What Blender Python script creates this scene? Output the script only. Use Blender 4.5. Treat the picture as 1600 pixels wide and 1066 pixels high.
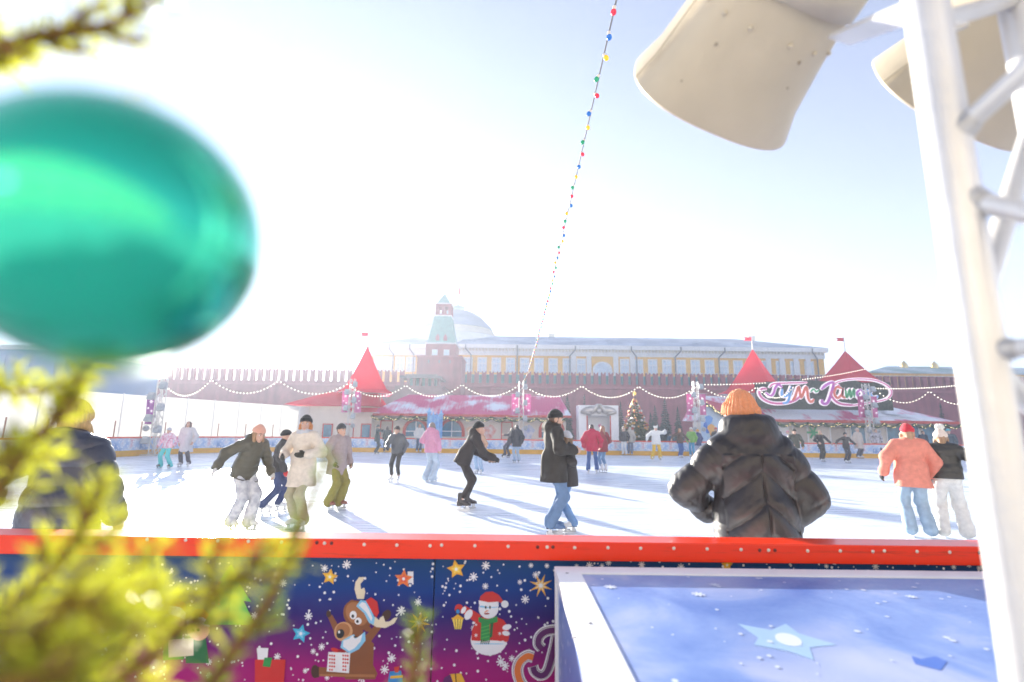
import bpy, bmesh, math, random
import numpy as np
from mathutils import Vector, Matrix, Euler
from math import sin, cos, pi, radians as R

for o in list(bpy.data.objects):
    bpy.data.objects.remove(o)
SC = bpy.context.scene
COL = SC.collection
random.seed(7)
RNG = np.random.RandomState(11)

# ------------------------------------------------------------------ camera, sky, sun, exposure
F_PX = 790.0                      # focal length in pixels of the 1600 px wide photograph
PITCH = math.atan(144 / F_PX)
ROLL = 0.012
CAM = Vector((0, 0, 1.5))
cam_data = bpy.data.cameras.new('camera')
cam = bpy.data.objects.new('camera', cam_data)
COL.objects.link(cam)
cam_data.sensor_width = 36.0
cam_data.lens = 36.0 * F_PX / 1600
cam_data.clip_start = 0.02
cam_data.clip_end = 6000
CAM_ROT = Matrix.Rotation(pi / 2 + PITCH, 3, 'X') @ Matrix.Rotation(ROLL, 3, 'Z')
cam.matrix_world = Matrix.Translation(CAM) @ CAM_ROT.to_4x4()
cam_data.dof.use_dof = True
cam_data.dof.focus_distance = 4.6
cam_data.dof.aperture_fstop = 1.8
cam_data.dof.aperture_blades = 0
SC.camera = cam

SUN_EL, SUN_AZ = R(11.0), R(-29.7)       # azimuth from +Y towards +X
world = bpy.data.worlds.new('World')
SC.world = world
world.use_nodes = True
wn = world.node_tree.nodes
wl = world.node_tree.links
wn.clear()
w_out = wn.new('ShaderNodeOutputWorld')
w_bg = wn.new('ShaderNodeBackground')
w_sky = wn.new('ShaderNodeTexSky')
w_sky.sky_type = 'NISHITA'
w_sky.sun_disc = False
w_sky.sun_elevation = SUN_EL
w_sky.sun_rotation = SUN_AZ
w_sky.altitude = 100
w_sky.air_density = 1.0
w_sky.dust_density = 0.4
w_sky.ozone_density = 8.0
w_bg.inputs['Strength'].default_value = 0.075
w_hsv = wn.new('ShaderNodeHueSaturation')         # thin winter haze takes part of the blue out of the sky
w_hsv.inputs['Saturation'].default_value = 0.5
wl.new(w_sky.outputs[0], w_hsv.inputs['Color'])
wl.new(w_hsv.outputs[0], w_bg.inputs['Color'])
wl.new(w_bg.outputs[0], w_out.inputs['Surface'])

sun_data = bpy.data.lights.new('sun', 'SUN')
sun_data.energy = 5.0
sun_data.angle = R(0.55)
sun_data.color = (1.0, 0.93, 0.82)
sun = bpy.data.objects.new('sun', sun_data)
COL.objects.link(sun)
SUN_DIR = Vector((sin(SUN_AZ) * cos(SUN_EL), cos(SUN_AZ) * cos(SUN_EL), sin(SUN_EL)))
sun.rotation_euler = SUN_DIR.to_track_quat('Z', 'Y').to_euler()
sun.location = SUN_DIR * 200

SC.view_settings.view_transform = 'Standard'
SC.view_settings.look = 'None'
SC.view_settings.exposure = 2.38
SC.view_settings.gamma = 1.0
SC.view_settings.use_curve_mapping = False
SC.render.engine = 'CYCLES'
SC.cycles.use_denoising = True
SC.cycles.max_bounces = 7
SC.cycles.diffuse_bounces = 3
SC.cycles.glossy_bounces = 3
SC.cycles.transmission_bounces = 4
SC.cycles.transparent_max_bounces = 8
SC.cycles.volume_bounces = 0
SC.cycles.sample_clamp_indirect = 6.0
SC.cycles.caustics_reflective = False
SC.cycles.caustics_refractive = False

# ------------------------------------------------------------------ helpers
def ray(px, py):
    d = CAM_ROT @ Vector(((px - 800) / F_PX, (533 - py) / F_PX, -1.0))
    return d.normalized()
def atY(px, py, Y):
    "point at world depth Y seen at that place in the photograph"
    d = ray(px, py)
    return CAM + d * (Y / d.y)
def atZ(px, py, z=0.0):
    d = ray(px, py)
    return CAM + d * ((z - 1.5) / d.z)

def mat(name, color, rough=0.6, metal=0.0, noise=0.0, nscale=8.0, bump=0.0, bscale=None, spec=0.5, color2=None,
        trans=0.0, tcol=None, sheen=0.0, emit=None, estr=0.0, detail=4.0, coat=0.0, stretch=None):
    m = bpy.data.materials.new(name)
    m.use_nodes = True
    nt = m.node_tree
    b = nt.nodes['Principled BSDF']
    b.inputs['Base Color'].default_value = (*color, 1)
    b.inputs['Roughness'].default_value = rough
    b.inputs['Metallic'].default_value = metal
    b.inputs['Specular IOR Level'].default_value = spec
    if sheen: b.inputs['Sheen Weight'].default_value = sheen
    if coat: b.inputs['Coat Weight'].default_value = coat
    if emit:
        b.inputs['Emission Color'].default_value = (*emit, 1)
        b.inputs['Emission Strength'].default_value = estr
    if noise or bump or color2:
        tc = nt.nodes.new('ShaderNodeTexCoord')
        src = tc.outputs['Object']
        if stretch:
            mp = nt.nodes.new('ShaderNodeMapping')
            mp.inputs['Scale'].default_value = stretch
            nt.links.new(src, mp.inputs['Vector'])
            src = mp.outputs[0]
        n = nt.nodes.new('ShaderNodeTexNoise')
        n.inputs['Scale'].default_value = nscale
        n.inputs['Detail'].default_value = detail
        nt.links.new(src, n.inputs['Vector'])
        if noise or color2:
            r = nt.nodes.new('ShaderNodeValToRGB')
            r.color_ramp.elements[0].position = 0.3
            r.color_ramp.elements[1].position = 0.7
            c2 = color2 or tuple(min(1, c * (1 + noise)) for c in color)
            c1 = color if color2 else tuple(c * (1 - noise) for c in color)
            r.color_ramp.elements[0].color = (*c1, 1)
            r.color_ramp.elements[1].color = (*c2, 1)
            nt.links.new(n.outputs['Fac'], r.inputs['Fac'])
            nt.links.new(r.outputs[0], b.inputs['Base Color'])
        if bump:
            n2 = n
            if bscale:
                n2 = nt.nodes.new('ShaderNodeTexNoise')
                n2.inputs['Scale'].default_value = bscale
                n2.inputs['Detail'].default_value = 3
                nt.links.new(src, n2.inputs['Vector'])
            bp = nt.nodes.new('ShaderNodeBump')
            bp.inputs['Strength'].default_value = bump
            bp.inputs['Distance'].default_value = 0.02
            nt.links.new(n2.outputs['Fac'], bp.inputs['Height'])
            nt.links.new(bp.outputs[0], b.inputs['Normal'])
    if trans:
        out = nt.nodes['Material Output']
        mx = nt.nodes.new('ShaderNodeMixShader')
        tr = nt.nodes.new('ShaderNodeBsdfTranslucent')
        tr.inputs['Color'].default_value = (*(tcol or color), 1)
        mx.inputs[0].default_value = trans
        nt.links.new(b.outputs[0], mx.inputs[1])
        nt.links.new(tr.outputs[0], mx.inputs[2])
        nt.links.new(mx.outputs[0], out.inputs['Surface'])
    return m

def tag(o, label=None, cat=None, group=None, kind=None):
    if label: o['label'] = label
    if cat: o['category'] = cat
    if group: o['group'] = group
    if kind: o['kind'] = kind
    return o

def empty(name, loc=(0, 0, 0), rotz=0, label=None, cat=None, group=None):
    o = bpy.data.objects.new(name, None)
    o.empty_display_size = 0.2
    COL.objects.link(o)
    o.location = loc
    o.rotation_euler = (0, 0, rotz)
    return tag(o, label, cat, group)

def link_mesh(name, me, parent=None, loc=None, rot=None):
    o = bpy.data.objects.new(name, me)
    COL.objects.link(o)
    if parent is not None: o.parent = parent
    if loc is not None: o.location = loc
    if rot is not None: o.rotation_euler = rot
    return o

class MB:
    "collects shapes, builds them as one mesh object"
    def __init__(self):
        self.v, self.f, self.m, self.s = [], [], [], []
    def add(self, vs, fs, mi=0, smooth=False):
        k = len(self.v)
        self.v += [tuple(p) for p in vs]
        for f in fs:
            self.f.append([k + i for i in f]); self.m.append(mi); self.s.append(smooth)
        return self
    def box(self, c, s, mi=0, M=None, taper=1.0):
        x, y, z = s[0] / 2, s[1] / 2, s[2] / 2
        vs = []
        for dz in (-1, 1):
            t = taper if dz > 0 else 1.0
            for dx, dy in ((-1, -1), (1, -1), (1, 1), (-1, 1)):
                vs.append(Vector((dx * x * t, dy * y * t, dz * z)))
        if M is not None: vs = [M @ v for v in vs]
        vs = [v + Vector(c) for v in vs]
        return self.add(vs, [(3, 2, 1, 0), (4, 5, 6, 7), (0, 1, 5, 4), (1, 2, 6, 5), (2, 3, 7, 6), (3, 0, 4, 7)], mi)
    def bbox(self, a, b, mi=0):
        return self.box([(p + q) / 2 for p, q in zip(a, b)], [abs(q - p) for p, q in zip(a, b)], mi)
    def tube(self, pts, r, n=8, mi=0, caps=True, smooth=True):
        pts = [Vector(p) for p in pts]
        rs = r if hasattr(r, '__len__') else [r] * len(pts)
        vs, fs = [], []
        ref = None
        for i, p in enumerate(pts):
            t = (pts[min(i + 1, len(pts) - 1)] - pts[max(i - 1, 0)]).normalized()
            if ref is None:
                ref = t.orthogonal().normalized()
            ref = (ref - t * ref.dot(t))
            if ref.length < 1e-6: ref = t.orthogonal()
            ref.normalize()
            b = t.cross(ref)
            for k in range(n):
                a = 2 * pi * k / n
                vs.append(p + (ref * cos(a) + b * sin(a)) * rs[i])
        for i in range(len(pts) - 1):
            for k in range(n):
                k2 = (k + 1) % n
                fs.append((i * n + k, i * n + k2, (i + 1) * n + k2, (i + 1) * n + k))
        self.add(vs, fs, mi, smooth)
        if caps:
            self.add(vs[:n], [tuple(range(n))[::-1]], mi)
            self.add(vs[-n:], [tuple(range(n))], mi)
        return self
    def lathe(self, prof, c=(0, 0, 0), n=16, mi=0, smooth=True, M=None):
        vs, fs = [], []
        for (r, z) in prof:
            for k in range(n):
                a = 2 * pi * k / n
                vs.append(Vector((r * cos(a), r * sin(a), z)))
        if M is not None: vs = [M @ v for v in vs]
        vs = [v + Vector(c) for v in vs]
        for i in range(len(prof) - 1):
            for k in range(n):
                k2 = (k + 1) % n
                fs.append((i * n + k, i * n + k2, (i + 1) * n + k2, (i + 1) * n + k))
        return self.add(vs, fs, mi, smooth)
    def ball(self, c, r, n=8, m=6, mi=0, s=(1, 1, 1)):
        prof = [(r * max(sin(pi * i / m), 1e-4), -r * cos(pi * i / m)) for i in range(m + 1)]
        return self.lathe(prof, c, n, mi, True, Matrix.Diagonal(s))
    def prism(self, poly, y0, y1, mi=0):
        "polygon in XZ, from depth y0 (front) to y1 (back)"
        n = len(poly)
        a = sum(poly[i][0] * poly[(i + 1) % n][1] - poly[(i + 1) % n][0] * poly[i][1] for i in range(n))
        if a < 0: poly = poly[::-1]
        vs = [(x, y0, z) for x, z in poly] + [(x, y1, z) for x, z in poly]
        fs = [tuple(range(n)), tuple(range(2 * n - 1, n - 1, -1))]
        fs += [(i, n + i, n + (i + 1) % n, (i + 1) % n) for i in range(n)]
        return self.add(vs, fs, mi)
    def mesh(self, name, mats):
        me = bpy.data.meshes.new(name)
        me.from_pydata(self.v, [], self.f)
        if not isinstance(mats, (list, tuple)): mats = [mats]
        for m in mats: me.materials.append(m)
        me.polygons.foreach_set('material_index', self.m)
        me.polygons.foreach_set('use_smooth', self.s)
        me.update()
        return me
    def build(self, name, mats, parent=None, loc=None, rot=None):
        return link_mesh(name, self.mesh(name, mats), parent, loc, rot)

def rot_to(d):
    return Vector(d).to_track_quat('Z', 'Y').to_matrix()
# ------------------------------------------------------------------ ground, ice, air
M_snow = mat('trodden_snow', (0.72, 0.73, 0.76), 0.9, noise=0.06, nscale=0.6, bump=0.4, bscale=3)
M_white = mat('white_paint', (0.8, 0.8, 0.8), 0.5, noise=0.04, nscale=3)

def ice_material():
    m = bpy.data.materials.new('skated_ice'); m.use_nodes = True
    nt = m.node_tree; b = nt.nodes['Principled BSDF']
    tc = nt.nodes.new('ShaderNodeTexCoord')
    n1 = nt.nodes.new('ShaderNodeTexNoise'); n1.inputs['Scale'].default_value = 0.35; n1.inputs['Detail'].default_value = 6
    nt.links.new(tc.outputs['Object'], n1.inputs['Vector'])
    # thin skate scratches: stretched waves of fine noise in two directions
    def scratch(rot, sc):
        mp = nt.nodes.new('ShaderNodeMapping'); mp.inputs['Rotation'].default_value = (0, 0, rot); mp.inputs['Scale'].default_value = sc
        n = nt.nodes.new('ShaderNodeTexNoise'); n.inputs['Scale'].default_value = 1.0; n.inputs['Detail'].default_value = 5
        n.inputs['Distortion'].default_value = 0.6
        nt.links.new(tc.outputs['Object'], mp.inputs['Vector']); nt.links.new(mp.outputs[0], n.inputs['Vector'])
        return n
    s1 = scratch(0.25, (0.5, 14, 1)); s2 = scratch(-0.5, (0.7, 11, 1))
    mul = nt.nodes.new('ShaderNodeMath'); mul.operation = 'MULTIPLY'
    nt.links.new(s1.outputs['Fac'], mul.inputs[0]); nt.links.new(s2.outputs['Fac'], mul.inputs[1])
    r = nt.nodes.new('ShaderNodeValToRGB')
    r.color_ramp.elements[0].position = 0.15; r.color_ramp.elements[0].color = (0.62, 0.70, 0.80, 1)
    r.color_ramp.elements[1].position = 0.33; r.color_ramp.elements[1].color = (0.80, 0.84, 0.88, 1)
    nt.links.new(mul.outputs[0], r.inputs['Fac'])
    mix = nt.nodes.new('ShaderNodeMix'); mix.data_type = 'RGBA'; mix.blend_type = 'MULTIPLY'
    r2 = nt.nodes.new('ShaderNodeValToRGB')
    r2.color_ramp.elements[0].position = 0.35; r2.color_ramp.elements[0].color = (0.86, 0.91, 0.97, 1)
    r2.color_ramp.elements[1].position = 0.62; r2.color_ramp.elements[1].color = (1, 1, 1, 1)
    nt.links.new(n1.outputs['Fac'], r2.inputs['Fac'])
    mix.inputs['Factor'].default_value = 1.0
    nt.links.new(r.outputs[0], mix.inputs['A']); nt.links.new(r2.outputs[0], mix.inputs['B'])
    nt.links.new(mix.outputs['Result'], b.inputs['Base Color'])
    rr = nt.nodes.new('ShaderNodeMapRange')
    rr.inputs['From Min'].default_value = 0.1; rr.inputs['From Max'].default_value = 0.4
    rr.inputs['To Min'].default_value = 0.16; rr.inputs['To Max'].default_value = 0.5
    nt.links.new(mul.outputs[0], rr.inputs['Value']); nt.links.new(rr.outputs[0], b.inputs['Roughness'])
    bp = nt.nodes.new('ShaderNodeBump'); bp.inputs['Strength'].default_value = 0.16; bp.inputs['Distance'].default_value = 0.01
    nt.links.new(mul.outputs[0], bp.inputs['Height']); nt.links.new(bp.outputs[0], b.inputs['Normal'])
    return m

g = MB(); g.add([(-2500, -400, -0.03), (2500, -400, -0.03), (2500, 2500, -0.03), (-2500, 2500, -0.03)], [(0, 1, 2, 3)])
tag(g.build('ground', M_snow), 'pale snowy paving of the square around the rink', kind='structure')

# rink outline: left side X=-21, far side Y=38, near side Y=2.46, corner radius 9
RX0, RX1, RY0, RY1, RC = -21.0, 46.0, 2.46, 38.2, 9.0
def rink_outline(off=0.0, n=10):
    pts = []
    x0, x1, y0, y1 = RX0 - off, RX1 + off, RY0 - off, RY1 + off
    r = RC + off
    for cx, cy, a0 in ((x1 - r, y0 + r, -90), (x1 - r, y1 - r, 0), (x0 + r, y1 - r, 90), (x0 + r, y0 + r, 180)):
        for k in range(n + 1):
            a = R(a0 + 90 * k / n)
            pts.append((cx + r * cos(a), cy + r * sin(a)))
    return pts
ol = rink_outline(0.02)
g = MB(); g.add([(x, y, 0.0) for x, y in ol], [tuple(range(len(ol)))])
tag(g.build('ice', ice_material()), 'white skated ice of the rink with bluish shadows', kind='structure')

# air
hz = bpy.data.materials.new('winter_air'); hz.use_nodes = True
nt = hz.node_tree; nt.nodes.clear()
ho = nt.nodes.new('ShaderNodeOutputMaterial'); hv = nt.nodes.new('ShaderNodeVolumePrincipled')
hv.inputs['Color'].default_value = (0.80, 0.87, 1.0, 1)
hv.inputs['Density'].default_value = 0.0022
hv.inputs['Anisotropy'].default_value = 0.27
nt.links.new(hv.outputs[0], ho.inputs['Volume'])
g = MB(); g.bbox((-190, -60, -1.0), (210, 215, 36.0))
hb = g.build('haze', hz)
tag(hb, 'bright winter haze in the air over the square', kind='stuff')
# ------------------------------------------------------------------ the old city behind
M_brick = mat('red_brick', (0.31, 0.085, 0.095), 0.9, noise=0.22, nscale=0.6, bump=0.2, bscale=6, stretch=(1.6, 1, .5))
M_brick_pale = mat('weathered_brick', (0.36, 0.11, 0.12), 0.9, noise=0.15, nscale=2.0)
M_trim_white = mat('white_stone', (0.76, 0.75, 0.73), 0.8, noise=0.06, nscale=1.0)
M_yellow = mat('ochre_plaster', (0.82, 0.46, 0.07), 0.85, noise=0.08, nscale=0.5)
M_cream = mat('cream_plaster', (0.66, 0.60, 0.47), 0.85, noise=0.06, nscale=0.5)
M_pane = mat('pale_glass', (0.58, 0.66, 0.74), 0.15, noise=0.15, nscale=0.8)
M_teal = mat('green_tiles', (0.045, 0.21, 0.20), 0.6, noise=0.2, nscale=1.5)
M_teal_pale = mat('pale_green_roof', (0.16, 0.34, 0.29), 0.6, noise=0.15, nscale=1.5)
M_bluegrey = mat('snowy_blue_roof', (0.09, 0.16, 0.27), 0.6, color2=(0.50, 0.57, 0.66), nscale=0.12, stretch=(1, 0.6, 2.5))
M_dark_pipe = mat('dark_pipe', (0.16, 0.17, 0.19), 0.6)
M_gold = mat('gilt', (0.8, 0.55, 0.15), 0.3, 1.0)
M_flag_red = mat('red_cloth', (0.45, 0.04, 0.05), 0.8, trans=0.3)

WY = 100.0                                   # the brick wall's distance
wall = empty('fortress_wall', (0, WY, 0), 0, 'long red brick fortress wall with swallow tail battlements across the background', 'fortress wall')
ztop = atY(800, 599, WY).z                   # foot of the battlements
zmer = atY(800, 580.5, WY).z
def wall_top(x): return 0.0
g = MB(); g.bbox((-130, 0, -0.03), (150, 3.5, ztop)); g.build('wall', M_brick, wall)
g = MB(); g.bbox((-130, -0.35, ztop - 0.9), (150, -0.002, ztop - 0.45)); g.build('string_course', M_brick_pale, wall)
# battlement: swallow tail
h = zmer - ztop; w = 0.86
mer = MB()
mer.prism([(-w / 2, 0), (w / 2, 0), (w / 2, h), (w / 2 - 0.12, h), (0, h - 0.42), (-w / 2 + 0.12, h), (-w / 2, h)], 0.05, 0.75)
mer_me = mer.mesh('merlon', M_brick)
cap = MB()
for s in (-1, 1):
    cap.prism([(s * (w / 2 + .03), h), (s * (w / 2 - 0.14), h), (s * (w / 2 - 0.14), h + .1), (s * (w / 2 + .03), h + .1)], 0.02, 0.78)
cap_me = cap.mesh('merlon_cap', M_trim_white)
step = 1.485
x = -102.0; k = 0
while x < 118:
    if not (-21.5 < x < -9.5):
        mo = link_mesh('merlon', mer_me, wall, (x, 0, ztop))
        link_mesh('cap', cap_me, mo)
    x += step

# Senate tower in front of the wall
TY = 97.0
def X(px, Y, py=600): return atY(px, py, Y).x
def Z(py, Y, px=800): return atY(px, py, Y).z
tc = atY(690, 600, TY)
tower = empty('brick_tower', (tc.x, TY, 0), 0, 'brick fortress tower with green tent roof rising above the wall', 'tower')
u = TY / F_PX * 1.0
def tz(py): return atY(690, py, TY).z
def sq(mb, w0, w1, z0, z1, mi=0):
    mb.add([(-w0, -w0, z0), (w0, -w0, z0), (w0, w0, z0), (-w0, w0, z0), (-w1, -w1, z1), (w1, -w1, z1), (w1, w1, z1), (-w1, w1, z1)],
           [(3, 2, 1, 0), (4, 5, 6, 7), (0, 1, 5, 4), (1, 2, 6, 5), (2, 3, 7, 6), (3, 0, 4, 7)], mi)
g = MB(); sq(g, 34 * u, 33.5 * u, -0.03, tz(561)); g.build('tower_body', M_brick, tower)
g = MB(); sq(g, 34.6 * u, 34.6 * u, tz(563), tz(560.5)); g.build('cornice', M_brick_pale, tower)
g = MB(); sq(g, 23 * u, 23 * u, tz(560.4), tz(541)); g.build('upper_body', M_brick, tower)
for s in (-1, 1):
    wb = MB(); wb.bbox((s * 9 * u - 4.4 * u, -23 * u - 0.15, tz(560)), (s * 9 * u + 4.4 * u, -23 * u - 0.003, tz(550)))
    wo = wb.build('window', M_trim_white, tower)
    pb = MB(); pb.bbox((s * 9 * u - 3.6 * u, -23 * u - 0.2, tz(559.2)), (s * 9 * u + 3.6 * u, -23 * u - 0.155, tz(551))); pb.build('pane', M_pane, wo)
g = MB(); sq(g, 24 * u, 24 * u, tz(541.5), tz(539.5)); g.build('cornice', M_trim_white, tower)
g = MB(); sq(g, 21.5 * u, 13.2 * u, tz(539.4), tz(497)); g.build('roof', M_teal_pale, tower)
for s in (-1, 1):
    d = MB(); yy = -19.6 * u
    d.prism([(s * 6 * u - 2.6 * u, tz(536)), (s * 6 * u + 2.6 * u, tz(536)), (s * 6 * u + 2.6 * u, tz(530)), (s * 6 * u, tz(526)), (s * 6 * u - 2.6 * u, tz(530))], -21.2 * u, -17 * u)
    d.build('dormer', M_brick_pale, tower)
g = MB(); sq(g, 13.6 * u, 13.6 * u, tz(497.2), tz(495.2)); g.build('cornice', M_trim_white, tower)
# belvedere with open arches: four corner piers, middle piers and a head
bz0, bz1 = tz(495.1), tz(478)
bl = MB(); bw = 12.8 * u
for sx in (-1, 1):
    for sy in (-1, 1):
        bl.bbox((sx * bw, sy * bw, bz0), (sx * (bw - 4.6 * u), sy * (bw - 4.6 * u), bz1))
for (ax, ay) in ((0, -1), (0, 1), (-1, 0), (1, 0)):
    bl.box((ax * (bw - 2.3 * u), ay * (bw - 2.3 * u), (bz0 + bz1) / 2), (4.4 * u, 4.4 * u, bz1 - bz0))
sq(bl, bw - 0.05, bw - 0.05, tz(482.5), bz1 - 0.01)
sq(bl, bw - 0.06, bw - 0.06, bz0 + 0.01, tz(493))
bl.build('belvedere', M_brick, tower)
g = MB(); sq(g, 13.5 * u, 13.5 * u, tz(477.9), tz(476.3)); g.build('cornice', M_trim_white, tower)
g = MB(); sq(g, 11 * u, 0.3 * u, tz(476.2), tz(459)); g.build('spire', M_teal_pale, tower)
g = MB(); g.tube([(0, 0, tz(459.3)), (0, 0, tz(452))], 0.09, 6); vane = g.build('flagpole', M_dark_pipe, tower)
g = MB(); g.bbox((0.1, -0.02, tz(454)), (0.75, 0.02, tz(452.2))); g.build('weather_vane', M_gold, vane)
for i in (-1, 0, 1):
    s_ = MB(); s_.bbox((i * 16 * u - 1.1 * u, -34 * u - 0.06, tz(572)), (i * 16 * u + 1.1 * u, -34 * u + 0.3, tz(567.5))); s_.build('loophole', M_dark_pipe, tower)

# stepped mausoleum below the tower, left
mz = 88.0
mc = atY(661, 610, mz)
maus = empty('stepped_tomb', (mc.x, mz, 0), 0, 'low stepped stone building with a row of openings in front of the brick tower', 'monument')
def mzz(py): return atY(660, py, mz).z
um = mz / F_PX
M_granite = mat('red_granite', (0.20, 0.10, 0.10), 0.5, noise=0.15, nscale=1)
M_dkgranite = mat('dark_granite', (0.10, 0.09, 0.10), 0.4)
g = MB(); sq(g, 52 * um, 52 * um, -0.03, mzz(621)); g.build('plinth', M_granite, maus)
g = MB(); sq(g, 44 * um, 44 * um, mzz(620.9), mzz(613)); g.build('tier', M_granite, maus)
g = MB(); sq(g, 36 * um, 36 * um, mzz(612.9), mzz(606)); g.build('tier', M_granite, maus)
for i in range(7):
    g = MB(); g.bbox(((-30 + i * 9.3) * um, -27 * um, mzz(605.9)), ((-26 + i * 9.3) * um, -22 * um, mzz(594))); g.build('pillar', M_granite, maus)
g = MB(); sq(g, 21 * um, 21 * um, mzz(605.9), mzz(594)); g.build('inner_block', M_teal, maus)
g = MB(); sq(g, 31 * um, 31 * um, mzz(593.9), mzz(590.5)); g.build('roof_slab', M_dkgranite, maus)
g = MB(); sq(g, 24 * um, 24 * um, mzz(590.4), mzz(587.5)); g.build('roof_slab', M_dkgranite, maus)

# the long yellow palace
SY = 128.0
sx0, sx1 = X(716, SY, 560), X(1287, SY, 560)
pal = empty('palace', (0, SY, 0), 0, 'long yellow palace with white cornice and snowy roof behind the wall', 'palace')
def pz(py, px=1000): return atY(px, py + 0.012 * (px - 1000) * 0, SY).z
z_eave, z_fr, z_win1, z_base = pz(541.5), pz(558), pz(561), pz(590)
g = MB(); g.bbox((sx0, 0, 0), (sx1, 30, z_fr)); g.build('wall', M_yellow, pal)
g = MB(); g.bbox((sx0 - 0.2, -0.25, z_fr + 0.004), (sx1 + 0.2, 30.2, z_eave - 1.1)); g.build('frieze', M_trim_white, pal)
g = MB(); g.bbox((sx0 - 0.8, -1.0, z_eave - 1.09), (sx1 + 0.8, 30.9, z_eave)); g.build('cornice', M_trim_white, pal)
md = MB(); md.bbox((-0.16, -0.75, 0), (0.16, -0.26, 0.55)); md_me = md.mesh('modillion', M_cream)
n = 110
for i in range(n):
    link_mesh('modillion', md_me, pal, (sx0 + (sx1 - sx0) * (i + 0.5) / n, 0, z_eave - 1.65))
z_ridge = atY(1000, 528, SY + 12).z
g = MB()
hx = 9
g.add([(sx0 - .8, -1, z_eave + .004), (sx1 + .8, -1, z_eave + .004), (sx1 + .8, 31, z_eave + .004), (sx0 - .8, 31, z_eave + .004),
       (sx0 + 2, 12, z_ridge), (sx1 - 17, 12, z_ridge), (sx1 - 17, 18, z_ridge), (sx0 + 2, 18, z_ridge)],
      [(3, 2, 1, 0), (4, 5, 6, 7), (0, 1, 5, 4), (1, 2, 6, 5), (2, 3, 7, 6), (3, 0, 4, 7)])
roof = g.build('roof', M_bluegrey, pal)
for px in (740, 830, 952, 1082, 1145):
    c = atY(px, 533, SY + 5)
    dm = MB(); dm.ball((c.x, 3.5, z_eave + 1.0), 1.0, 10, 6); dm.build('dormer', M_bluegrey, roof)
for px in (862, 1175):
    c = atY(px, 527, SY + 12)
    dm = MB(); dm.bbox((c.x - .9, 12, z_ridge - .5), (c.x + .9, 13.4, z_ridge + 1.0)); dm.build('chimney', M_cream, roof)
# windows
ww, wh = 11.5 / F_PX * SY, (584 - 562) / F_PX * SY
fr = MB()
fr.bbox((-ww / 2 - .28, -0.12, 0), (-ww / 2, -0.003, wh)); fr.bbox((ww / 2, -0.12, 0), (ww / 2 + .28, -0.003, wh)); fr.bbox((-ww / 2 - .28, -.12, wh), (ww / 2 + .28, -.003, wh + .3))
fr.bbox((-0.06, -.06, 0), (.06, -.004, wh)); fr.bbox((-ww / 2, -.05, wh * .62), (-.061, -.004, wh * .67)); fr.bbox((.061, -.05, wh * .62), (ww / 2, -.004, wh * .67))
fr_me = fr.mesh('window', M_trim_white)
pn = MB(); pn.bbox((-ww / 2 + .002, -.03, 0.02), (ww / 2 - .002, -.002, wh - .002)); pn_me = pn.mesh('pane', M_pane)
px = 731.0
while px < 1282:
    if not (893 < px < 990):
        xo = X(px, SY, 570)
        wo = link_mesh('window', fr_me, pal, (xo, 0, pz(585)))
        link_mesh('pane', pn_me, wo)
    px += 22.2
for px in (908, 976):
    wo = link_mesh('window', fr_me, pal, (X(px, SY, 570), 0, pz(585))); link_mesh('pane', pn_me, wo)
# portico: pilasters and wide arched window
for px in (896, 920, 962, 988, 1200, 1221, 1243, 1262):
    g = MB(); xx = X(px, SY, 570); g.bbox((xx - .62, -.42, 0), (xx + .62, -.13, z_fr)); g.build('pilaster', M_trim_white, pal)
xx = X(941, SY, 570); rr = 15.5 / F_PX * SY
arch = [(xx - rr, pz(590)), (xx + rr, pz(590))] + [(xx + rr * cos(R(a)), pz(579) + rr * .85 * sin(R(a))) for a in range(0, 181, 15)]
g = MB(); g.prism(arch, -.2, -.005); aw = g.build('arched_window', M_trim_white, pal)
r2 = rr * .86
arch = [(xx - r2, pz(589.5)), (xx + r2, pz(589.5))] + [(xx + r2 * cos(R(a)), pz(579) + r2 * .85 * sin(R(a))) for a in range(0, 181, 15)]
g = MB(); g.prism(arch, -.24, -.202); g.build('pane', M_pane, aw)
for px, k in ((736, -1), (808, 0), (890, 1), (994, -1), (1054, 1), (1122, 1), (1275, -1)):
    xx = X(px, SY, 560)
    g = MB(); g.tube([(xx + k * 1.4, -1.15, z_eave - .2), (xx + k * 1.4, -1.15, z_eave - 1.2), (xx, -.5, z_fr), (xx, -.5, z_base - 2)], .17, 6, smooth=False)
    g.build('drainpipe', M_dark_pipe, pal)
# left, receding wing of the palace
wing = empty('palace_wing', (0, SY, 0), 0, 'pale end wing of the palace left of the brick tower, washed out by the sun', 'building')
wx0, wx1 = X(580, SY, 560), sx0 - 1.2
g = MB(); g.bbox((wx0, 0.6, 0), (wx1, 28, z_fr - .2)); g.build('wall', M_yellow, wing)
g = MB(); g.bbox((wx0 - .2, .3, z_fr - .19), (wx1, 28.2, z_eave - 1.3)); g.build('frieze', M_trim_white, wing)
g = MB(); g.bbox((wx0 - .9, -.3, z_eave - 1.29), (wx1, 28.8, z_eave - .2)); g.build('cornice', M_trim_white, wing)
g = MB(); g.add([(wx0 - .9, -.3, z_eave - .19), (wx1, -.3, z_eave - .19), (wx1, 28.8, z_eave - .19), (wx0 - .9, 28.8, z_eave - .19),
                 (wx0 + 10, 12, z_ridge - .3), (wx1, 12, z_ridge - .3), (wx1, 16, z_ridge - .3), (wx0 + 10, 16, z_ridge - .3)],
                [(3, 2, 1, 0), (4, 5, 6, 7), (0, 1, 5, 4), (1, 2, 6, 5), (2, 3, 7, 6), (3, 0, 4, 7)]); g.build('roof', M_bluegrey, wing)
for px in (590, 606, 624, 641):
    wo = link_mesh('window', fr_me, wing, (X(px, SY, 570), .6, pz(585))); link_mesh('pane', pn_me, wo)
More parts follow.
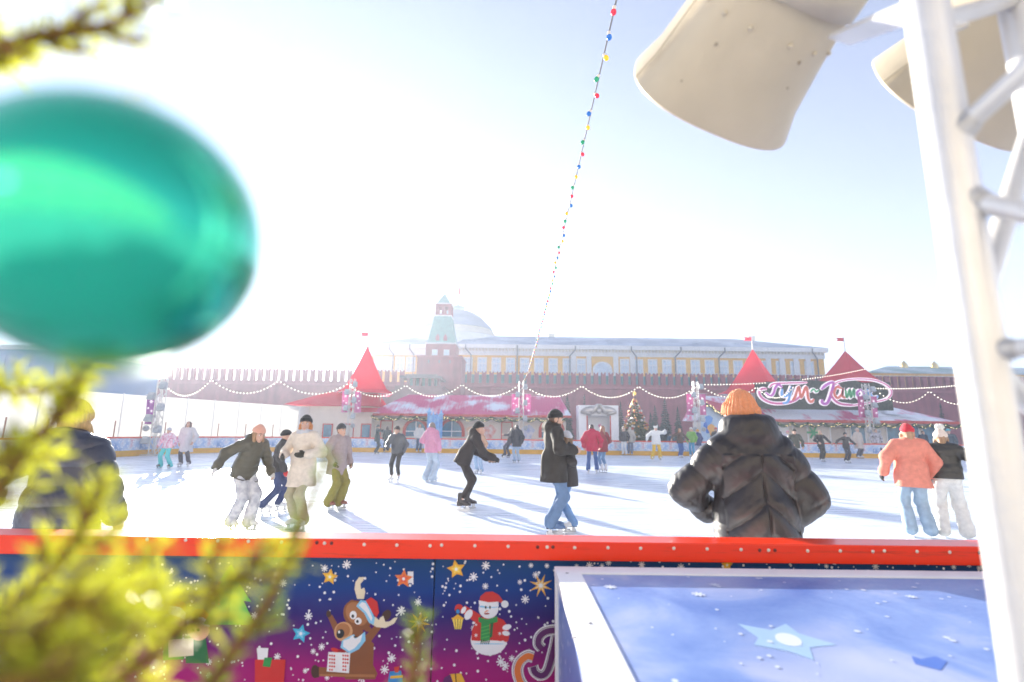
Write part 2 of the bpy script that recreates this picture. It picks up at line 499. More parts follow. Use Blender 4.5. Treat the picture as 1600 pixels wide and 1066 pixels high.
for px in (614, 646):
    xx = X(px, SY, 560); g = MB(); g.tube([(xx - 1, -.45, z_eave - .3), (xx - 1, -.45, z_eave - 1.4), (xx, .1, z_fr), (xx, .1, z_base)], .17, 6, smooth=False); g.build('drainpipe', M_dark_pipe, wing)
# dome
DY = 146.0
dc = atY(713, 528, DY); ud = DY / F_PX
M_dome = mat('streaked_dome', (0.035, 0.10, 0.18), 0.6, color2=(0.30, 0.38, 0.48), nscale=0.10, stretch=(1, 1, 2.2))
dome = empty('palace_dome', (dc.x, DY, 0), 0, 'snow streaked blue grey dome with small lantern and flagpole behind the tower', 'dome')
def dz(py): return atY(713, py, DY).z
g = MB(); g.lathe([(70 * ud, 0), (70 * ud, dz(531)), (66 * ud, dz(530))], n=40); g.build('drum_base', M_trim_white, dome)
g = MB(); g.lathe([(69 * ud, dz(530.5)), (62 * ud, dz(524)), (58 * ud, dz(522)), (58 * ud, dz(518.5))], n=40); g.build('drum', M_cream, dome)
prof = [(59 * ud, dz(518.4)), (56 * ud, dz(513.5)), (50 * ud, dz(508)), (49 * ud, dz(507)), (41 * ud, dz(498.5)), (30 * ud, dz(491.5)), (18 * ud, dz(487.3)), (11 * ud, dz(486))]
g = MB(); g.lathe(prof, n=48); g.build('dome_shell', M_dome, dome)
g = MB(); g.lathe([(11 * ud, dz(486.2)), (11 * ud, dz(482)), (12 * ud, dz(481.5)), (12 * ud, dz(480.6)), (6 * ud, dz(480)), (5 * ud, dz(478)), (0.3, dz(475.5))], n=20); g.build('lantern', M_teal_pale, dome)
for a in range(0, 360, 30):
    g = MB(); g.tube([(11.6 * ud * cos(R(a)), 11.6 * ud * sin(R(a)), dz(480.7)), (11.6 * ud * cos(R(a)), 11.6 * ud * sin(R(a)), dz(478.6))], .18, 5, smooth=False); g.build('baluster', M_trim_white, dome)
g = MB(); g.tube([(0, 0, dz(475.8)), (0, 0, dz(447))], .14, 6); fp = g.build('flagpole', M_white, dome)
fl = MB()
vs = []; nx = 8
for i in range(nx + 1):
    for j in (0, 1):
        vs.append((.15 + i * .10, .12 * sin(i * .9), dz(447.5) - j * 2.2 - i * .10))
fl.add(vs, [(2 * i, 2 * i + 2, 2 * i + 3, 2 * i + 1) for i in range(nx)], smooth=True)
fl.build('flag', M_flag_red, fp)

# low green gallery seen in the gaps of the battlements
gy = 106.0
gal = empty('green_gallery', (0, gy, 0), 0, 'dark green roof strip showing through the gaps of the battlements below the palace', 'building')
gx0, gx1 = X(722, gy, 590), X(1292, gy, 590)
gz = atY(1000, 585.5, gy).z
g = MB(); g.bbox((gx0, 0, 0), (gx1, 6, gz - 1.8)); g.build('wall', M_yellow, gal)
g = MB(); g.add([(gx0 - .3, -.4, gz - 1.79), (gx1 + .3, -.4, gz - 1.79), (gx1 + .3, 6.4, gz - 1.79), (gx0 - .3, 6.4, gz - 1.79), (gx0 - .3, 3, gz), (gx1 + .3, 3, gz)],
                [(3, 2, 1, 0), (0, 1, 5, 4), (2, 3, 4, 5), (0, 4, 3), (1, 2, 5)]); g.build('roof', M_teal, gal)
g = MB(); g.bbox((gx0, -0.5, gz - 4.0), (gx1, -0.42, gz - .5)); g.build('tile_front', M_teal, gal)

# green roofed building right of the palace
by = 135.0
bld = empty('green_roofed_building', (0, by, 0), 0, 'low building with pale green snowy roof and small gilt vents right of the palace', 'building')
bx0, bx1 = X(1352, by, 580), X(1760, by, 580)
bz_e, bz_r = atY(1450, 584, by).z, atY(1470, 567, by).z
M_greenroof = mat('green_roof_snow', (0.17, 0.33, 0.28), 0.6, color2=(0.66, 0.72, 0.72), nscale=0.16, stretch=(1, .5, 3))
g = MB(); g.bbox((bx0, 0, 0), (bx1, 16, bz_e)); g.build('wall', M_yellow, bld)
g = MB(); g.add([(bx0 - .5, -.6, bz_e + .003), (bx1 + .5, -.6, bz_e + .003), (bx1 + .5, 16.6, bz_e + .003), (bx0 - .5, 16.6, bz_e + .003),
                 (bx0 + 12, 8, bz_r), (bx1 - 5, 8, bz_r)], [(3, 2, 1, 0), (0, 1, 5, 4), (2, 3, 4, 5), (0, 4, 3), (1, 2, 5)]); g.build('roof', M_greenroof, bld)
for px in (1408, 1455):
    c = X(px, by + 8, 568); g = MB(); g.lathe([(.9, bz_r - 1.2), (.9, bz_r + .3), (.5, bz_r + .9), (.05, bz_r + 1.5)], (c, 7, 0), 8); g.build('roof_vent', M_gold, bld)
# sheets of blue glass at far left: the corner of a big building
lb = empty('blue_fronted_building', (0, 0, 0), 0, 'blue fronted tall building at the left edge behind the hanging ornament', 'building')
ly = 52.0
lx0, lx1 = X(-260, ly, 600), X(96, ly, 600)
lzt = atY(40, 546, ly).z
M_blue_front = mat('blue_panel', (0.10, 0.24, 0.42), 0.35, noise=0.15, nscale=0.4)
g = MB(); g.bbox((lx0, ly, -.03), (lx1, ly + 14, lzt)); g.build('wall', M_blue_front, lb)
g = MB(); g.bbox((lx0 - .3, ly - .3, lzt + .004), (lx1 + .3, ly + 14.3, lzt + .45)); g.build('parapet', M_white, lb)
M_blue_pane = mat('blue_glass', (0.13, 0.30, 0.48), 0.1)
for i in range(9):
    for j in range(2):
        a = lx1 - 1.0 - i * 2.6
        g = MB(); g.bbox((a - 2.2, ly - .06, 1.2 + j * 4.4), (a, ly - .004, 4.6 + j * 4.4)); g.build('window', M_blue_pane, lb)
# ------------------------------------------------------------------ the barrier round the rink
M_rail_red = mat('red_plastic', (0.74, 0.046, 0.004), 0.30, noise=0.05, nscale=2.0, coat=0.35)
M_kick = mat('yellow_plastic', (0.70, 0.36, 0.02), 0.5, noise=0.12, nscale=3)
def print_material():
    m = bpy.data.materials.new('barrier_print'); m.use_nodes = True
    nt = m.node_tree; b = nt.nodes['Principled BSDF']; b.inputs['Roughness'].default_value = 0.45
    tc = nt.nodes.new('ShaderNodeTexCoord')
    n = nt.nodes.new('ShaderNodeTexNoise'); n.inputs['Scale'].default_value = 1.1; n.inputs['Detail'].default_value = 1
    nt.links.new(tc.outputs['Object'], n.inputs['Vector'])
    r = nt.nodes.new('ShaderNodeValToRGB'); el = r.color_ramp.elements
    el[0].position = 0.30; el[0].color = (0.10, 0.22, 0.50, 1)
    el[1].position = 0.46; el[1].color = (0.36, 0.50, 0.72, 1)
    e = el.new(0.54); e.color = (0.60, 0.64, 0.74, 1)
    e = el.new(0.60); e.color = (0.62, 0.30, 0.36, 1)
    e = el.new(0.68); e.color = (0.52, 0.62, 0.78, 1)
    nt.links.new(n.outputs['Fac'], r.inputs['Fac'])
    v = nt.nodes.new('ShaderNodeTexVoronoi'); v.inputs['Scale'].default_value = 7
    nt.links.new(tc.outputs['Object'], v.inputs['Vector'])
    lt = nt.nodes.new('ShaderNodeMath'); lt.operation = 'LESS_THAN'; lt.inputs[1].default_value = 0.30
    nt.links.new(v.outputs['Distance'], lt.inputs[0])
    mx = nt.nodes.new('ShaderNodeMix'); mx.data_type = 'RGBA'
    nt.links.new(lt.outputs[0], mx.inputs['Factor']); nt.links.new(r.outputs[0], mx.inputs['A']); mx.inputs['B'].default_value = (0.78, 0.80, 0.84, 1)
    nt.links.new(mx.outputs['Result'], b.inputs['Base Color'])
    return m
M_print = print_material()
BH = 1.06
barrier = empty('rink_barrier', (0, RY1, 0), 0, 'printed barrier with red rail and yellow kick strip round the far ice', 'barrier')
def barrier_piece(a, b, parent):
    a = Vector((a[0], a[1], 0)); b = Vector((b[0], b[1], 0))
    L = (b - a).length; d = (b - a).normalized(); ang = math.atan2(d.y, d.x)
    c = (a + b) / 2 - Vector((0, RY1, 0))
    key = round(L, 2)
    if key not in BP:
        m1 = MB(); m1.bbox((-L / 2 + .008, -.04, .32), (L / 2 - .008, .04, BH - .08))
        m2 = MB(); m2.bbox((-L / 2 + .002, -.065, BH - .079), (L / 2 - .002, .065, BH))
        m3 = MB(); m3.bbox((-L / 2 + .002, -.055, 0.0), (L / 2 - .002, .055, .319))
        BP[key] = (m1.mesh('panel', M_print), m2.mesh('rail', M_rail_red), m3.mesh('kick_strip', M_kick))
    p = link_mesh('panel', BP[key][0], parent, c, (0, 0, ang))
    link_mesh('rail', BP[key][1], p); link_mesh('kick_strip', BP[key][2], p)
BP = {}
# far side straight from right to the corner, the corner, the left side
xs = np.linspace(RX1 - RC, RX0 + RC, 25)
for i in range(len(xs) - 1): barrier_piece((xs[i + 1], RY1), (xs[i], RY1), barrier)
cpts = [(RX0 + RC + RC * cos(R(a)), RY1 - RC + RC * sin(R(a))) for a in np.linspace(90, 180, 9)]
for i in range(8): barrier_piece(cpts[i + 1], cpts[i], barrier)
ys = np.linspace(RY1 - RC, RY0 + RC, 10)
for i in range(len(ys) - 1): barrier_piece((RX0, ys[i + 1]), (RX0, ys[i]), barrier)
rpts = [(RX1 - RC + RC * cos(R(a)), RY1 - RC + RC * sin(R(a))) for a in np.linspace(90, 0, 9)]
for i in range(8): barrier_piece(rpts[i], rpts[i + 1], barrier)
# thin net posts on the left corner and left side
M_post = mat('rusty_post', (0.30, 0.12, 0.10), 0.6)
pm = MB(); pm.tube([(0, 0, BH), (0, 0, BH + .85)], .03, 6); post_me = pm.mesh('net_post', M_post)
for (x, y) in cpts[2:] + [(RX0, y) for y in ys[1:6]]:
    link_mesh('net_post', post_me, barrier, (x, y - RY1, 0))

# ------------------------------------------------------------------ long white hoarding at left
M_tarp = mat('white_tarpaulin', (0.80, 0.79, 0.76), 0.6, noise=0.05, nscale=0.6, bump=0.3, bscale=1.2, trans=0.45)
hoard = empty('white_tent_wall', (-19, 36, 0), 0, 'long white tarpaulin wall behind the left side of the rink', 'tent wall')
A, B_ = Vector((-25.2, 22.0, 0)), Vector((-15.3, 47.5, 0))
np_ = 14
d = (B_ - A) / np_; ang = math.atan2(d.y, d.x); L = d.length
hp = MB(); hp.bbox((-L / 2 + .01, -.03, 0), (L / 2 - .01, .03, 3.45)); hp_me = hp.mesh('panel', M_tarp)
hs = MB(); hs.tube([(0, -.05, 0), (0, -.05, 3.5)], .035, 6); hs_me = hs.mesh('seam_pole', M_white)
for i in range(np_):
    c = A + d * (i + .5) - Vector((-19, 36, 0))
    p = link_mesh('panel', hp_me, hoard, c, (0, 0, ang))
    link_mesh('seam_pole', hs_me, hoard, A + d * i - Vector((-19, 36, 0)), (0, 0, ang))

# ------------------------------------------------------------------ pavilions
M_pink_roof = mat('red_ribbed_roof', (0.46, 0.045, 0.10), 0.45, noise=0.10, nscale=1.0)
def roof_material(name, lo, hi, seed):
    m = bpy.data.materials.new(name); m.use_nodes = True
    nt = m.node_tree; b = nt.nodes['Principled BSDF']; b.inputs['Roughness'].default_value = .5
    tc = nt.nodes.new('ShaderNodeTexCoord')
    def nz(sc, det, stretch):
        mp = nt.nodes.new('ShaderNodeMapping'); mp.inputs['Scale'].default_value = stretch; mp.inputs['Location'].default_value = (seed, seed * .7, 0)
        n = nt.nodes.new('ShaderNodeTexNoise'); n.inputs['Scale'].default_value = sc; n.inputs['Detail'].default_value = det
        nt.links.new(tc.outputs['Object'], mp.inputs['Vector']); nt.links.new(mp.outputs[0], n.inputs['Vector']); return n
    a = nz(.42, 3, (1, .9, .9)); c = nz(1.0, 4, (7, .5, .5))
    mx = nt.nodes.new('ShaderNodeMath'); mx.operation = 'MULTIPLY_ADD'; mx.inputs[1].default_value = .22
    nt.links.new(c.outputs['Fac'], mx.inputs[0]); nt.links.new(a.outputs['Fac'], mx.inputs[2])
    r = nt.nodes.new('ShaderNodeValToRGB'); e = r.color_ramp.elements
    e[0].position = lo; e[0].color = (.66, .07, .22, 1); e[1].position = hi; e[1].color = (.82, .83, .88, 1)
    nt.links.new(mx.outputs[0], r.inputs['Fac']); nt.links.new(r.outputs[0], b.inputs['Base Color'])
    return m
M_roof_c = roof_material('pink_roof_dusted', .585, .73, 3.0)
M_roof_r = roof_material('pink_roof_snowy', .50, .60, 8.0)
M_snow_roof = mat('patchy_roof_snow', (0.80, 0.82, 0.86), 0.9, noise=0.05, nscale=2)
M_wall_cream = mat('cream_boarding', (0.70, 0.64, 0.56), 0.8, noise=0.06, nscale=1.5)
M_wall_blue = mat('pale_blue_boarding', (0.46, 0.60, 0.74), 0.7, noise=0.06, nscale=1.5)
M_arch_red = mat('red_arch_paint', (0.50, 0.06, 0.05), 0.5)
M_glass_blue = mat('blue_window_glass', (0.06, 0.20, 0.32), 0.12, noise=0.3, nscale=2)
M_spire = mat('red_canvas', (0.74, 0.05, 0.10), 0.65, noise=0.08, nscale=1.0, trans=0.5, tcol=(.90, .16, .24))
M_garland = mat('fir_garland', (0.025, 0.065, 0.03), 0.9, noise=0.4, nscale=30)
M_warm = mat('warm_bulb', (0.9, 0.8, 0.55), 0.3, emit=(1.0, 0.72, 0.35), estr=0.6)
M_bulbwhite = mat('white_bulb', (0.85, 0.82, 0.74), 0.3, emit=(1.0, 0.9, 0.7), estr=0.5)
M_door = mat('beige_door', (0.50, 0.44, 0.38), 0.6)

def snow_patches(zone, seed, dens):
    "roof snow: irregular flakes lying just above a sloping roof, zone = (p0, ex, ey, n)"
    rnd = random.Random(seed)
    p0, ex, ey = zone
    nrm = ex.cross(ey).normalized()
    if nrm.z < 0: nrm = -nrm
    mb = MB()
    for (u0, v0, ru, rv) in dens:
        n = 14; ring = []
        for k in range(n):
            a = 2 * pi * k / n
            rr = 1 + rnd.uniform(-.32, .32)
            uu = min(.995, max(.005, u0 + ru * rr * cos(a))); vv = min(.97, max(.02, v0 + rv * rr * sin(a)))
            ring.append(p0 + ex * uu + ey * vv)
        base = [p + nrm * .02 for p in ring]; c = sum(ring, Vector()) / n
        top = [p + (c - p) * .12 + nrm * .06 for p in ring]
        mb.add(base + top, [tuple(range(n, 2 * n))] + [(k, (k + 1) % n, n + (k + 1) % n, n + k) for k in range(n)], 0, True)
    return mb

def ribbed_slope(mb, p0, ex, ey, n, h=.05):
    "standing seams on a slope"
    nrm = ex.cross(ey).normalized()
    if nrm.z < 0: nrm = -nrm
    for i in range(n + 1):
        a = p0 + ex * (i / n); t = ex.normalized() * .025
        b = a + ey
        mb.add([a - t, a + t, b + t, b - t, a - t + nrm * h, a + t + nrm * h, b + t + nrm * h, b - t + nrm * h],
               [(4, 5, 6, 7), (0, 1, 5, 4), (1, 2, 6, 5), (2, 3, 7, 6), (3, 0, 4, 7)])

def eave_garland(x0, x1, y, z, n, parent, sag=.26, r=.12):
    mb = MB(); lb_ = MB()
    for i in range(n):
        a, b = x0 + (x1 - x0) * i / n, x0 + (x1 - x0) * (i + 1) / n
        pts = []
        for k in range(7):
            t = k / 6
            pts.append((a + (b - a) * t, y, z - sag * (1 - (2 * t - 1) ** 2)))
        mb.tube(pts, [r * random.uniform(.8, 1.25) for _ in pts], 6)
        for k in range(7):
            t = random.random()
            lb_.ball((a + (b - a) * t, y - r * .95, z - sag * (1 - (2 * t - 1) ** 2) + random.uniform(-.08, .08)), .026, 5, 4)
    g_ = mb.build('fir_garland', M_garland, parent)
    tag(lb_.build('fairy_light', M_warm, g_), kind='stuff')

def arch_window(parent, xc, y, w, z0, zs, red=True):
    "arched opening with red surround"
    def arc(r, k=12): return [(xc + r * cos(R(a)), zs + r * sin(R(a))) for a in np.linspace(0, 180, k + 1)]
    ro, ri = w / 2 + .26, w / 2
    out, inn = arc(ro), arc(ri)
    poly = [(xc + ro, z0)] + out + [(xc - ro, z0), (xc - ri, z0)] + inn[::-1] + [(xc + ri, z0)]
    mb = MB()
    n = len(out)
    oo = [(xc + ro, z0)] + out + [(xc - ro, z0)]; ii = [(xc + ri, z0)] + inn + [(xc - ri, z0)]
    for k in range(len(oo) - 1):
        q = [oo[k], oo[k + 1], ii[k + 1], ii[k]]
        mb.prism(q, y - .10, y - .004)
    a = mb.build('arched_window', M_arch_red, parent)
    pb = MB(); pb.prism([(xc + ri - .004, z0)] + [(xc + (ri - .004) * cos(R(t)), zs + (ri - .004) * sin(R(t))) for t in np.linspace(0, 180, 13)] + [(xc - ri + .004, z0)], y - .03, y - .003)
    pb.build('pane', M_glass_blue, a)
    fb = MB(); fb.bbox((xc - .035, y - .06, z0), (xc + .035, y - .031, zs + ri - .03)); fb.bbox((xc - ri, y - .06, zs - .04), (xc - .036, y - .031, zs + .03)); fb.bbox((xc + .036, y - .06, zs - .04), (xc + ri, y - .031, zs + .03))
    fb.build('frame', M_white, a)
    return a

def door(parent, x0, x1, y, z1, fill=None):
    t = .09
    mb = MB(); mb.bbox((x0, y - .07, 0), (x0 + t, y - .003, z1)); mb.bbox((x1 - t, y - .07, 0), (x1, y - .003, z1)); mb.bbox((x0 + t + .001, y - .07, z1 - t), (x1 - t - .001, y - .003, z1))
    o = mb.build('door_frame', M_arch_red, parent)
    pb = MB(); pb.bbox((x0 + t + .002, y - .04, 0.02), (x1 - t - .002, y - .003, z1 - t - .002)); pb.build('door_leaf', fill or M_door, o)

def spire(name_label, pxc, py_top, py_base, half_px, Y, z_wall, flag_py, rot=R(20), skirt=True, wallmat=None):
    c = atY(pxc, py_base, Y); zt = atY(pxc, py_top, Y).z; hw = half_px / F_PX * Y
    root = empty('spired_kiosk', (c.x, Y, 0), rot, name_label, 'kiosk')
    hw2 = hw * .80
    mb = MB(); sq(mb, hw2 * .82, hw2 * .82, 0, c.z - .02); mb.build('wall', wallmat or M_wall_cream, root)
    # four canvas faces, flared at the eave
    lv = [(hw * 1.12, c.z - .25), (hw * .86, c.z + .12), (hw * .66, c.z + (zt - c.z) * .22), (hw * .34, c.z + (zt - c.z) * .58), (.03, zt)]
    for q in range(4):
        M4 = Matrix.Rotation(q * pi / 2, 3, 'Z')
        vs = []
        for (w, z) in lv:
            vs += [M4 @ Vector((-w, -w, z)), M4 @ Vector((w, -w, z))]
        mb = MB(); mb.add(vs, [(2 * i, 2 * i + 1, 2 * i + 3, 2 * i + 2) for i in range(len(lv) - 1)])
        mb.build('roof_panel', M_spire, root)
    mb = MB(); sq(mb, hw * 1.08, hw * 1.08, c.z - .27, c.z - .252); mb.build('soffit', M_white, root)
    zf = atY(pxc, flag_py, Y).z
    mb = MB(); mb.tube([(0, 0, zt - .1), (0, 0, zf + .06)], .055, 8); pole = mb.build('flagpole', M_white, root)
    fb = MB()
    L, hgt = .80, .36
    p = [(-.05, 0), (-.05, -hgt), (-L, -hgt), (-L + .18, -hgt / 2), (-L, 0)]
    fb.prism([(x, zf + z) for x, z in p], -.012, .012)
    f = fb.build('flag', M_spire, pole); f.rotation_euler = (0, 0, -rot)
    return root

PY_ = 44.0
# ---- centre pavilion
cp = empty('centre_pavilion', (0, PY_, 0), 0, 'long pavilion with pink ribbed snowy roof, red arches and fir garland behind the far barrier', 'pavilion')
M_spot = M_wall_cream
cx0, cx1 = X(585, PY_, 650), X(884, PY_, 650)
ze, zr = atY(735, 648.5, PY_).z, atY(735, 618, PY_ + 3.2).z
g = MB(); g.bbox((cx0, 0, 0), (cx1, 6, ze - .12)); g.build('wall', M_wall_cream, cp)
rp0 = Vector((cx0 - .5, -.7, ze)); rex = Vector((cx1 - cx0 + .9, 0, 0)); rey = Vector((0, 3.9, zr - ze))
hip = 2.2
g = MB()
g.add([(cx0 - .5, -.7, ze), (cx1 + .4, -.7, ze), (cx1 - .2, 3.2, zr), (cx0 + hip, 3.2, zr), (cx1 + .4, 7, ze), (cx0 - .5, 7, ze)],
      [(0, 1, 2, 3), (2, 4, 5, 3), (1, 4, 2), (3, 5, 0), (0, 5, 4, 1)])
prf = g.build('roof', M_roof_c, cp)
g = MB(); ribbed_slope(g, Vector((cx0 + hip, -.7, ze)), Vector((cx1 - .3 - cx0 - hip, 0, 0)), Vector((0, 3.9, zr - ze)), 62); g.build('standing_seam', M_roof_c, prf)
g = MB(); g.bbox((cx0 - .5, -.86, ze - .18), (cx1 + .4, -.701, ze + .02)); g.build('eave_board', M_arch_red, cp)
eave_garland(cx0, cx1, -.95, ze - .22, 13, cp)
for px in (650, 706, 862): arch_window(cp, X(px, PY_, 670), 0, 31 / F_PX * PY_, 1.15, atY(px, 674, PY_).z)
for a, b in ((783, 801), (594, 614)): door(cp, X(a, PY_, 670), X(b, PY_, 670), 0, atY(790, 659, PY_).z)
# round painted pictures on the wall
for px, cc in ((738, (0.7, 0.35, 0.1)), (765, (0.65, 0.2, 0.15)), (825, (0.25, 0.35, 0.6)), (625, (0.7, 0.45, 0.1)), (575, (.6, .6, .66))):
    c = atY(px, 676, PY_); g = MB()
    pts = [(c.x + .5 * cos(a) * (1 + .3 * sin(3 * a)), c.z + .62 * sin(a) * (1 + .2 * cos(5 * a))) for a in np.linspace(0, 2 * pi, 18)[:-1]]
    g.prism(pts, -.014, -.004); g.build('wall_picture', mat('painted_picture', cc, .6, color2=(.75, .72, .7), nscale=2.5), cp)
# ---- lower left pavilion with red roofs
lp = empty('left_pavilion', (0, PY_ - 1, 0), 0, 'small white pavilion with low red hipped roof under the left spire', 'pavilion')
lY = PY_ - 1
a0, a1 = X(452, lY, 632), X(584, lY, 632)
zl = atY(520, 633, lY).z; zl2 = atY(520, 613, lY + 2.5).z
g = MB(); g.bbox((a0 + .6, 0.02, 0), (a1 - .1, 4.6, zl - .1)); g.build('wall', M_wall_cream, lp)
g = MB(); g.add([(a0 - .2, -.6, zl), (a1, -.6, zl), (a1 - .3, 2.4, zl2), (a0 + 2.4, 2.4, zl2), (a1, 5.4, zl), (a0 - .2, 5.4, zl)],
                [(0, 1, 2, 3), (2, 4, 5, 3), (1, 4, 2), (3, 5, 0), (0, 5, 4, 1)]); lrf = g.build('roof', M_spire, lp)
zb = atY(560, 643, lY).z
g = MB(); g.add([(X(540, lY - 1.2, 640), -1.3, zb - .1), (a1 + .6, -1.3, zb - .1), (a1 + .4, -.02, zl - .16), (X(548, lY, 640), -.02, zl - .16)], [(0, 1, 2, 3), (3, 2, 1, 0)]); g.build('awning', M_spire, lp)
for px in (512, 545, 572):
    door(lp, X(px - 8, lY, 670), X(px + 8, lY, 670), 0.02, atY(px, 662, lY).z, M_glass_blue if px != 545 else None)
spire('tall red tent spire with red flag left of the brick tower', 570, 541, 612, 36, 46.5, 0, 519.5, R(18))
# ---- right pavilion
rp = empty('right_pavilion', (0, PY_, 0), 0, 'white pavilion with wide pink and snowy hipped roof behind the two right spires', 'pavilion')
rx0, rx1 = X(1104, PY_, 650), X(1484, PY_, 650)
rze = atY(1300, 657.5, PY_).z; rzr = atY(1300, 629, PY_ + 3.2).z
g = MB(); g.bbox((rx0 + .9, 0, 0), (rx1 - .9, 6, rze - .12)); g.build('wall', M_wall_cream, rp)
hl, hr = 3.2, 4.2
g = MB(); g.add([(rx0 + .2, -.7, rze), (rx1, -.7, rze), (rx1 - hr, 3.2, rzr), (rx0 + .3, 3.2, rzr + .5), (rx1, 7, rze), (rx0 + .2, 7, rze)],
                [(0, 1, 2, 3), (2, 4, 5, 3), (1, 4, 2), (3, 5, 0), (0, 5, 4, 1)])
rrf = g.build('roof', M_roof_r, rp)
# the gable at the left end with the sloping eave
gx = X(1100, PY_ - 1.6, 640)
zg0, zg1 = atY(1100, 622, PY_ - 1.6).z, rze
g = MB(); g.prism([(gx + .15, 0), (X(1140, PY_ - 1.6, 660), 0), (X(1140, PY_ - 1.6, 660), zg1 - .2), (gx + .15, zg0 - .4)], -1.5, -.3); g.build('gable_wall', M_wall_blue, rp)
xa, xb = gx - .3, X(1146, PY_ - 1.6, 660)
g = MB(); g.add([(xa, -1.75, zg0), (xb, -1.75, zg1 - .15), (xb + 2.6, 1.0, zg1 + .75), (xa + .4, 3.0, zg0 + .1), (xa, -1.75, zg0 - .16), (xb, -1.75, zg1 - .31), (xb + 2.6, 1.0, zg1 + .55), (xa + .4, 3.0, zg0 - .1)],
                [(0, 1, 2, 3), (7, 6, 5, 4), (0, 4, 5, 1), (1, 5, 6, 2), (2, 6, 7, 3), (3, 7, 4, 0)]); g.build('gable_roof', M_pink_roof, rp)
g = MB(); lts = MB()
pts = [Vector((xa, -1.85, zg0 - .2)).lerp(Vector((xb, -1.85, zg1 - .35)), k / 16) + Vector((0, 0, .07 * sin(k * 1.57))) for k in range(17)]
g.tube(pts, .1, 6); gg = g.build('fir_garland', M_garland, rp)
for p in pts:
    for k in range(3): lts.ball(p + Vector((random.uniform(-.12, .12), -.1, random.uniform(-.08, .08))), .03, 5, 4)
tag(lts.build('fairy_light', M_warm, gg), kind='stuff')
g = MB(); g.bbox((rx0 + 1.6, -.9, rze - .2), (rx1, -.701, rze + .03)); g.build('eave_board', M_arch_red, rp)
eave_garland(rx0 + 1.6, rx1, -.98, rze - .25, 15, rp)
rl = Vector((rx0 + hl, -.7, rze)); rxx = Vector((rx1 - rx0 - hl - hr, 0, 0)); ryy = Vector((0, 3.9, rzr - rze))
snow_patches((rl, rxx, ryy), 5, [(.86, .5, .12, .35), (.97, .35, .05, .25)]).build('roof_snow', M_snow_roof, rrf)
snow_patches((Vector((rx1 - hr, -.7, rze)), Vector((hr * .96, 0, 0)), Vector((-hr * .5, 1.95, (rzr - rze) * .5))), 6, [(.4, .4, .38, .4), (.2, .5, .2, .4)]).build('roof_snow', M_snow_roof, rrf)
for a, b, f in ((1158, 1178, None), (1205, 1232, M_white), (1238, 1262, None), (1296, 1322, None), (1328, 1352, M_glass_blue), (1384, 1408, M_glass_blue), (1412, 1436, M_glass_blue), (1440, 1462, M_glass_blue)):
    mb = MB(); x0, x1 = X(a, PY_, 675), X(b, PY_, 675); z0, z1 = .9, atY(a, 665, PY_).z; t = .08
    mb.bbox((x0, -.07, z0), (x0 + t, -.003, z1)); mb.bbox((x1 - t, -.07, z0), (x1, -.003, z1)); mb.bbox((x0 + t + .001, -.07, z1 - t), (x1 - t - .001, -.003, z1)); mb.bbox((x0 + t + .001, -.07, z0), (x1 - t - .001, -.003, z0 + t))
    wo = mb.build('window', M_white, rp)
    pb = MB(); pb.bbox((x0 + t + .002, -.04, z0 + t + .002), (x1 - t - .002, -.003, z1 - t - .002)); pb.build('pane', f or M_door, wo)
# green snowflake and blue cut-outs painted on its wall
M_greenpaint = mat('green_paint', (.05, .35, .15), .5); M_bluepaint = mat('blue_paint', (.05, .18, .55), .5)
def flake(mb, cx, cz, r, y0, y1, w=.2, n=6):
    for k in range(n):
        a = pi * 2 * k / n; dx, dz = cos(a), sin(a); nx_, nz_ = -dz, dx; h_ = r * w * .5
        mb.prism([(cx + nx_ * h_, cz + nz_ * h_), (cx + dx * r + nx_ * h_, cz + dz * r + nz_ * h_), (cx + dx * r - nx_ * h_, cz + dz * r - nz_ * h_), (cx - nx_ * h_, cz - nz_ * h_)], y0 - k * .0004, y1 - k * .0004)
for px in (1270, 1210):
    c = atY(px, 676, PY_); g = MB(); flake(g, c.x, c.z, .55, -.09, -.075, .3); g.build('painted_snowflake', M_greenpaint, rp)
for px, py, cc in ((1106, 668, (.05, .18, .6)), (1112, 672, (.75, .4, .1)), (1108, 658, (.1, .3, .7))):
    c = atY(px, py, PY_ - 1.6); g = MB()
    pts = [(c.x + .28 * cos(a) * (1 + .4 * sin(3 * a)), c.z + .5 * sin(a)) for a in np.linspace(0, 2 * pi, 14)[:-1]]
    dpt = -1.5 - .02 - (px - 1106) * .004
    g.prism(pts, dpt - .008, dpt); g.build('painted_figure', mat('gable_picture', cc, .6), rp)
spire('left one of two red tent spires above the right pavilion, pole with red flag', 1181, 546, 613, 39, 47.5, 0, 527, R(-40))
spire('right one of two red tent spires above the right pavilion, half behind the big sign', 1326, 549, 600, 36, 49.5, 0, 528, R(22))

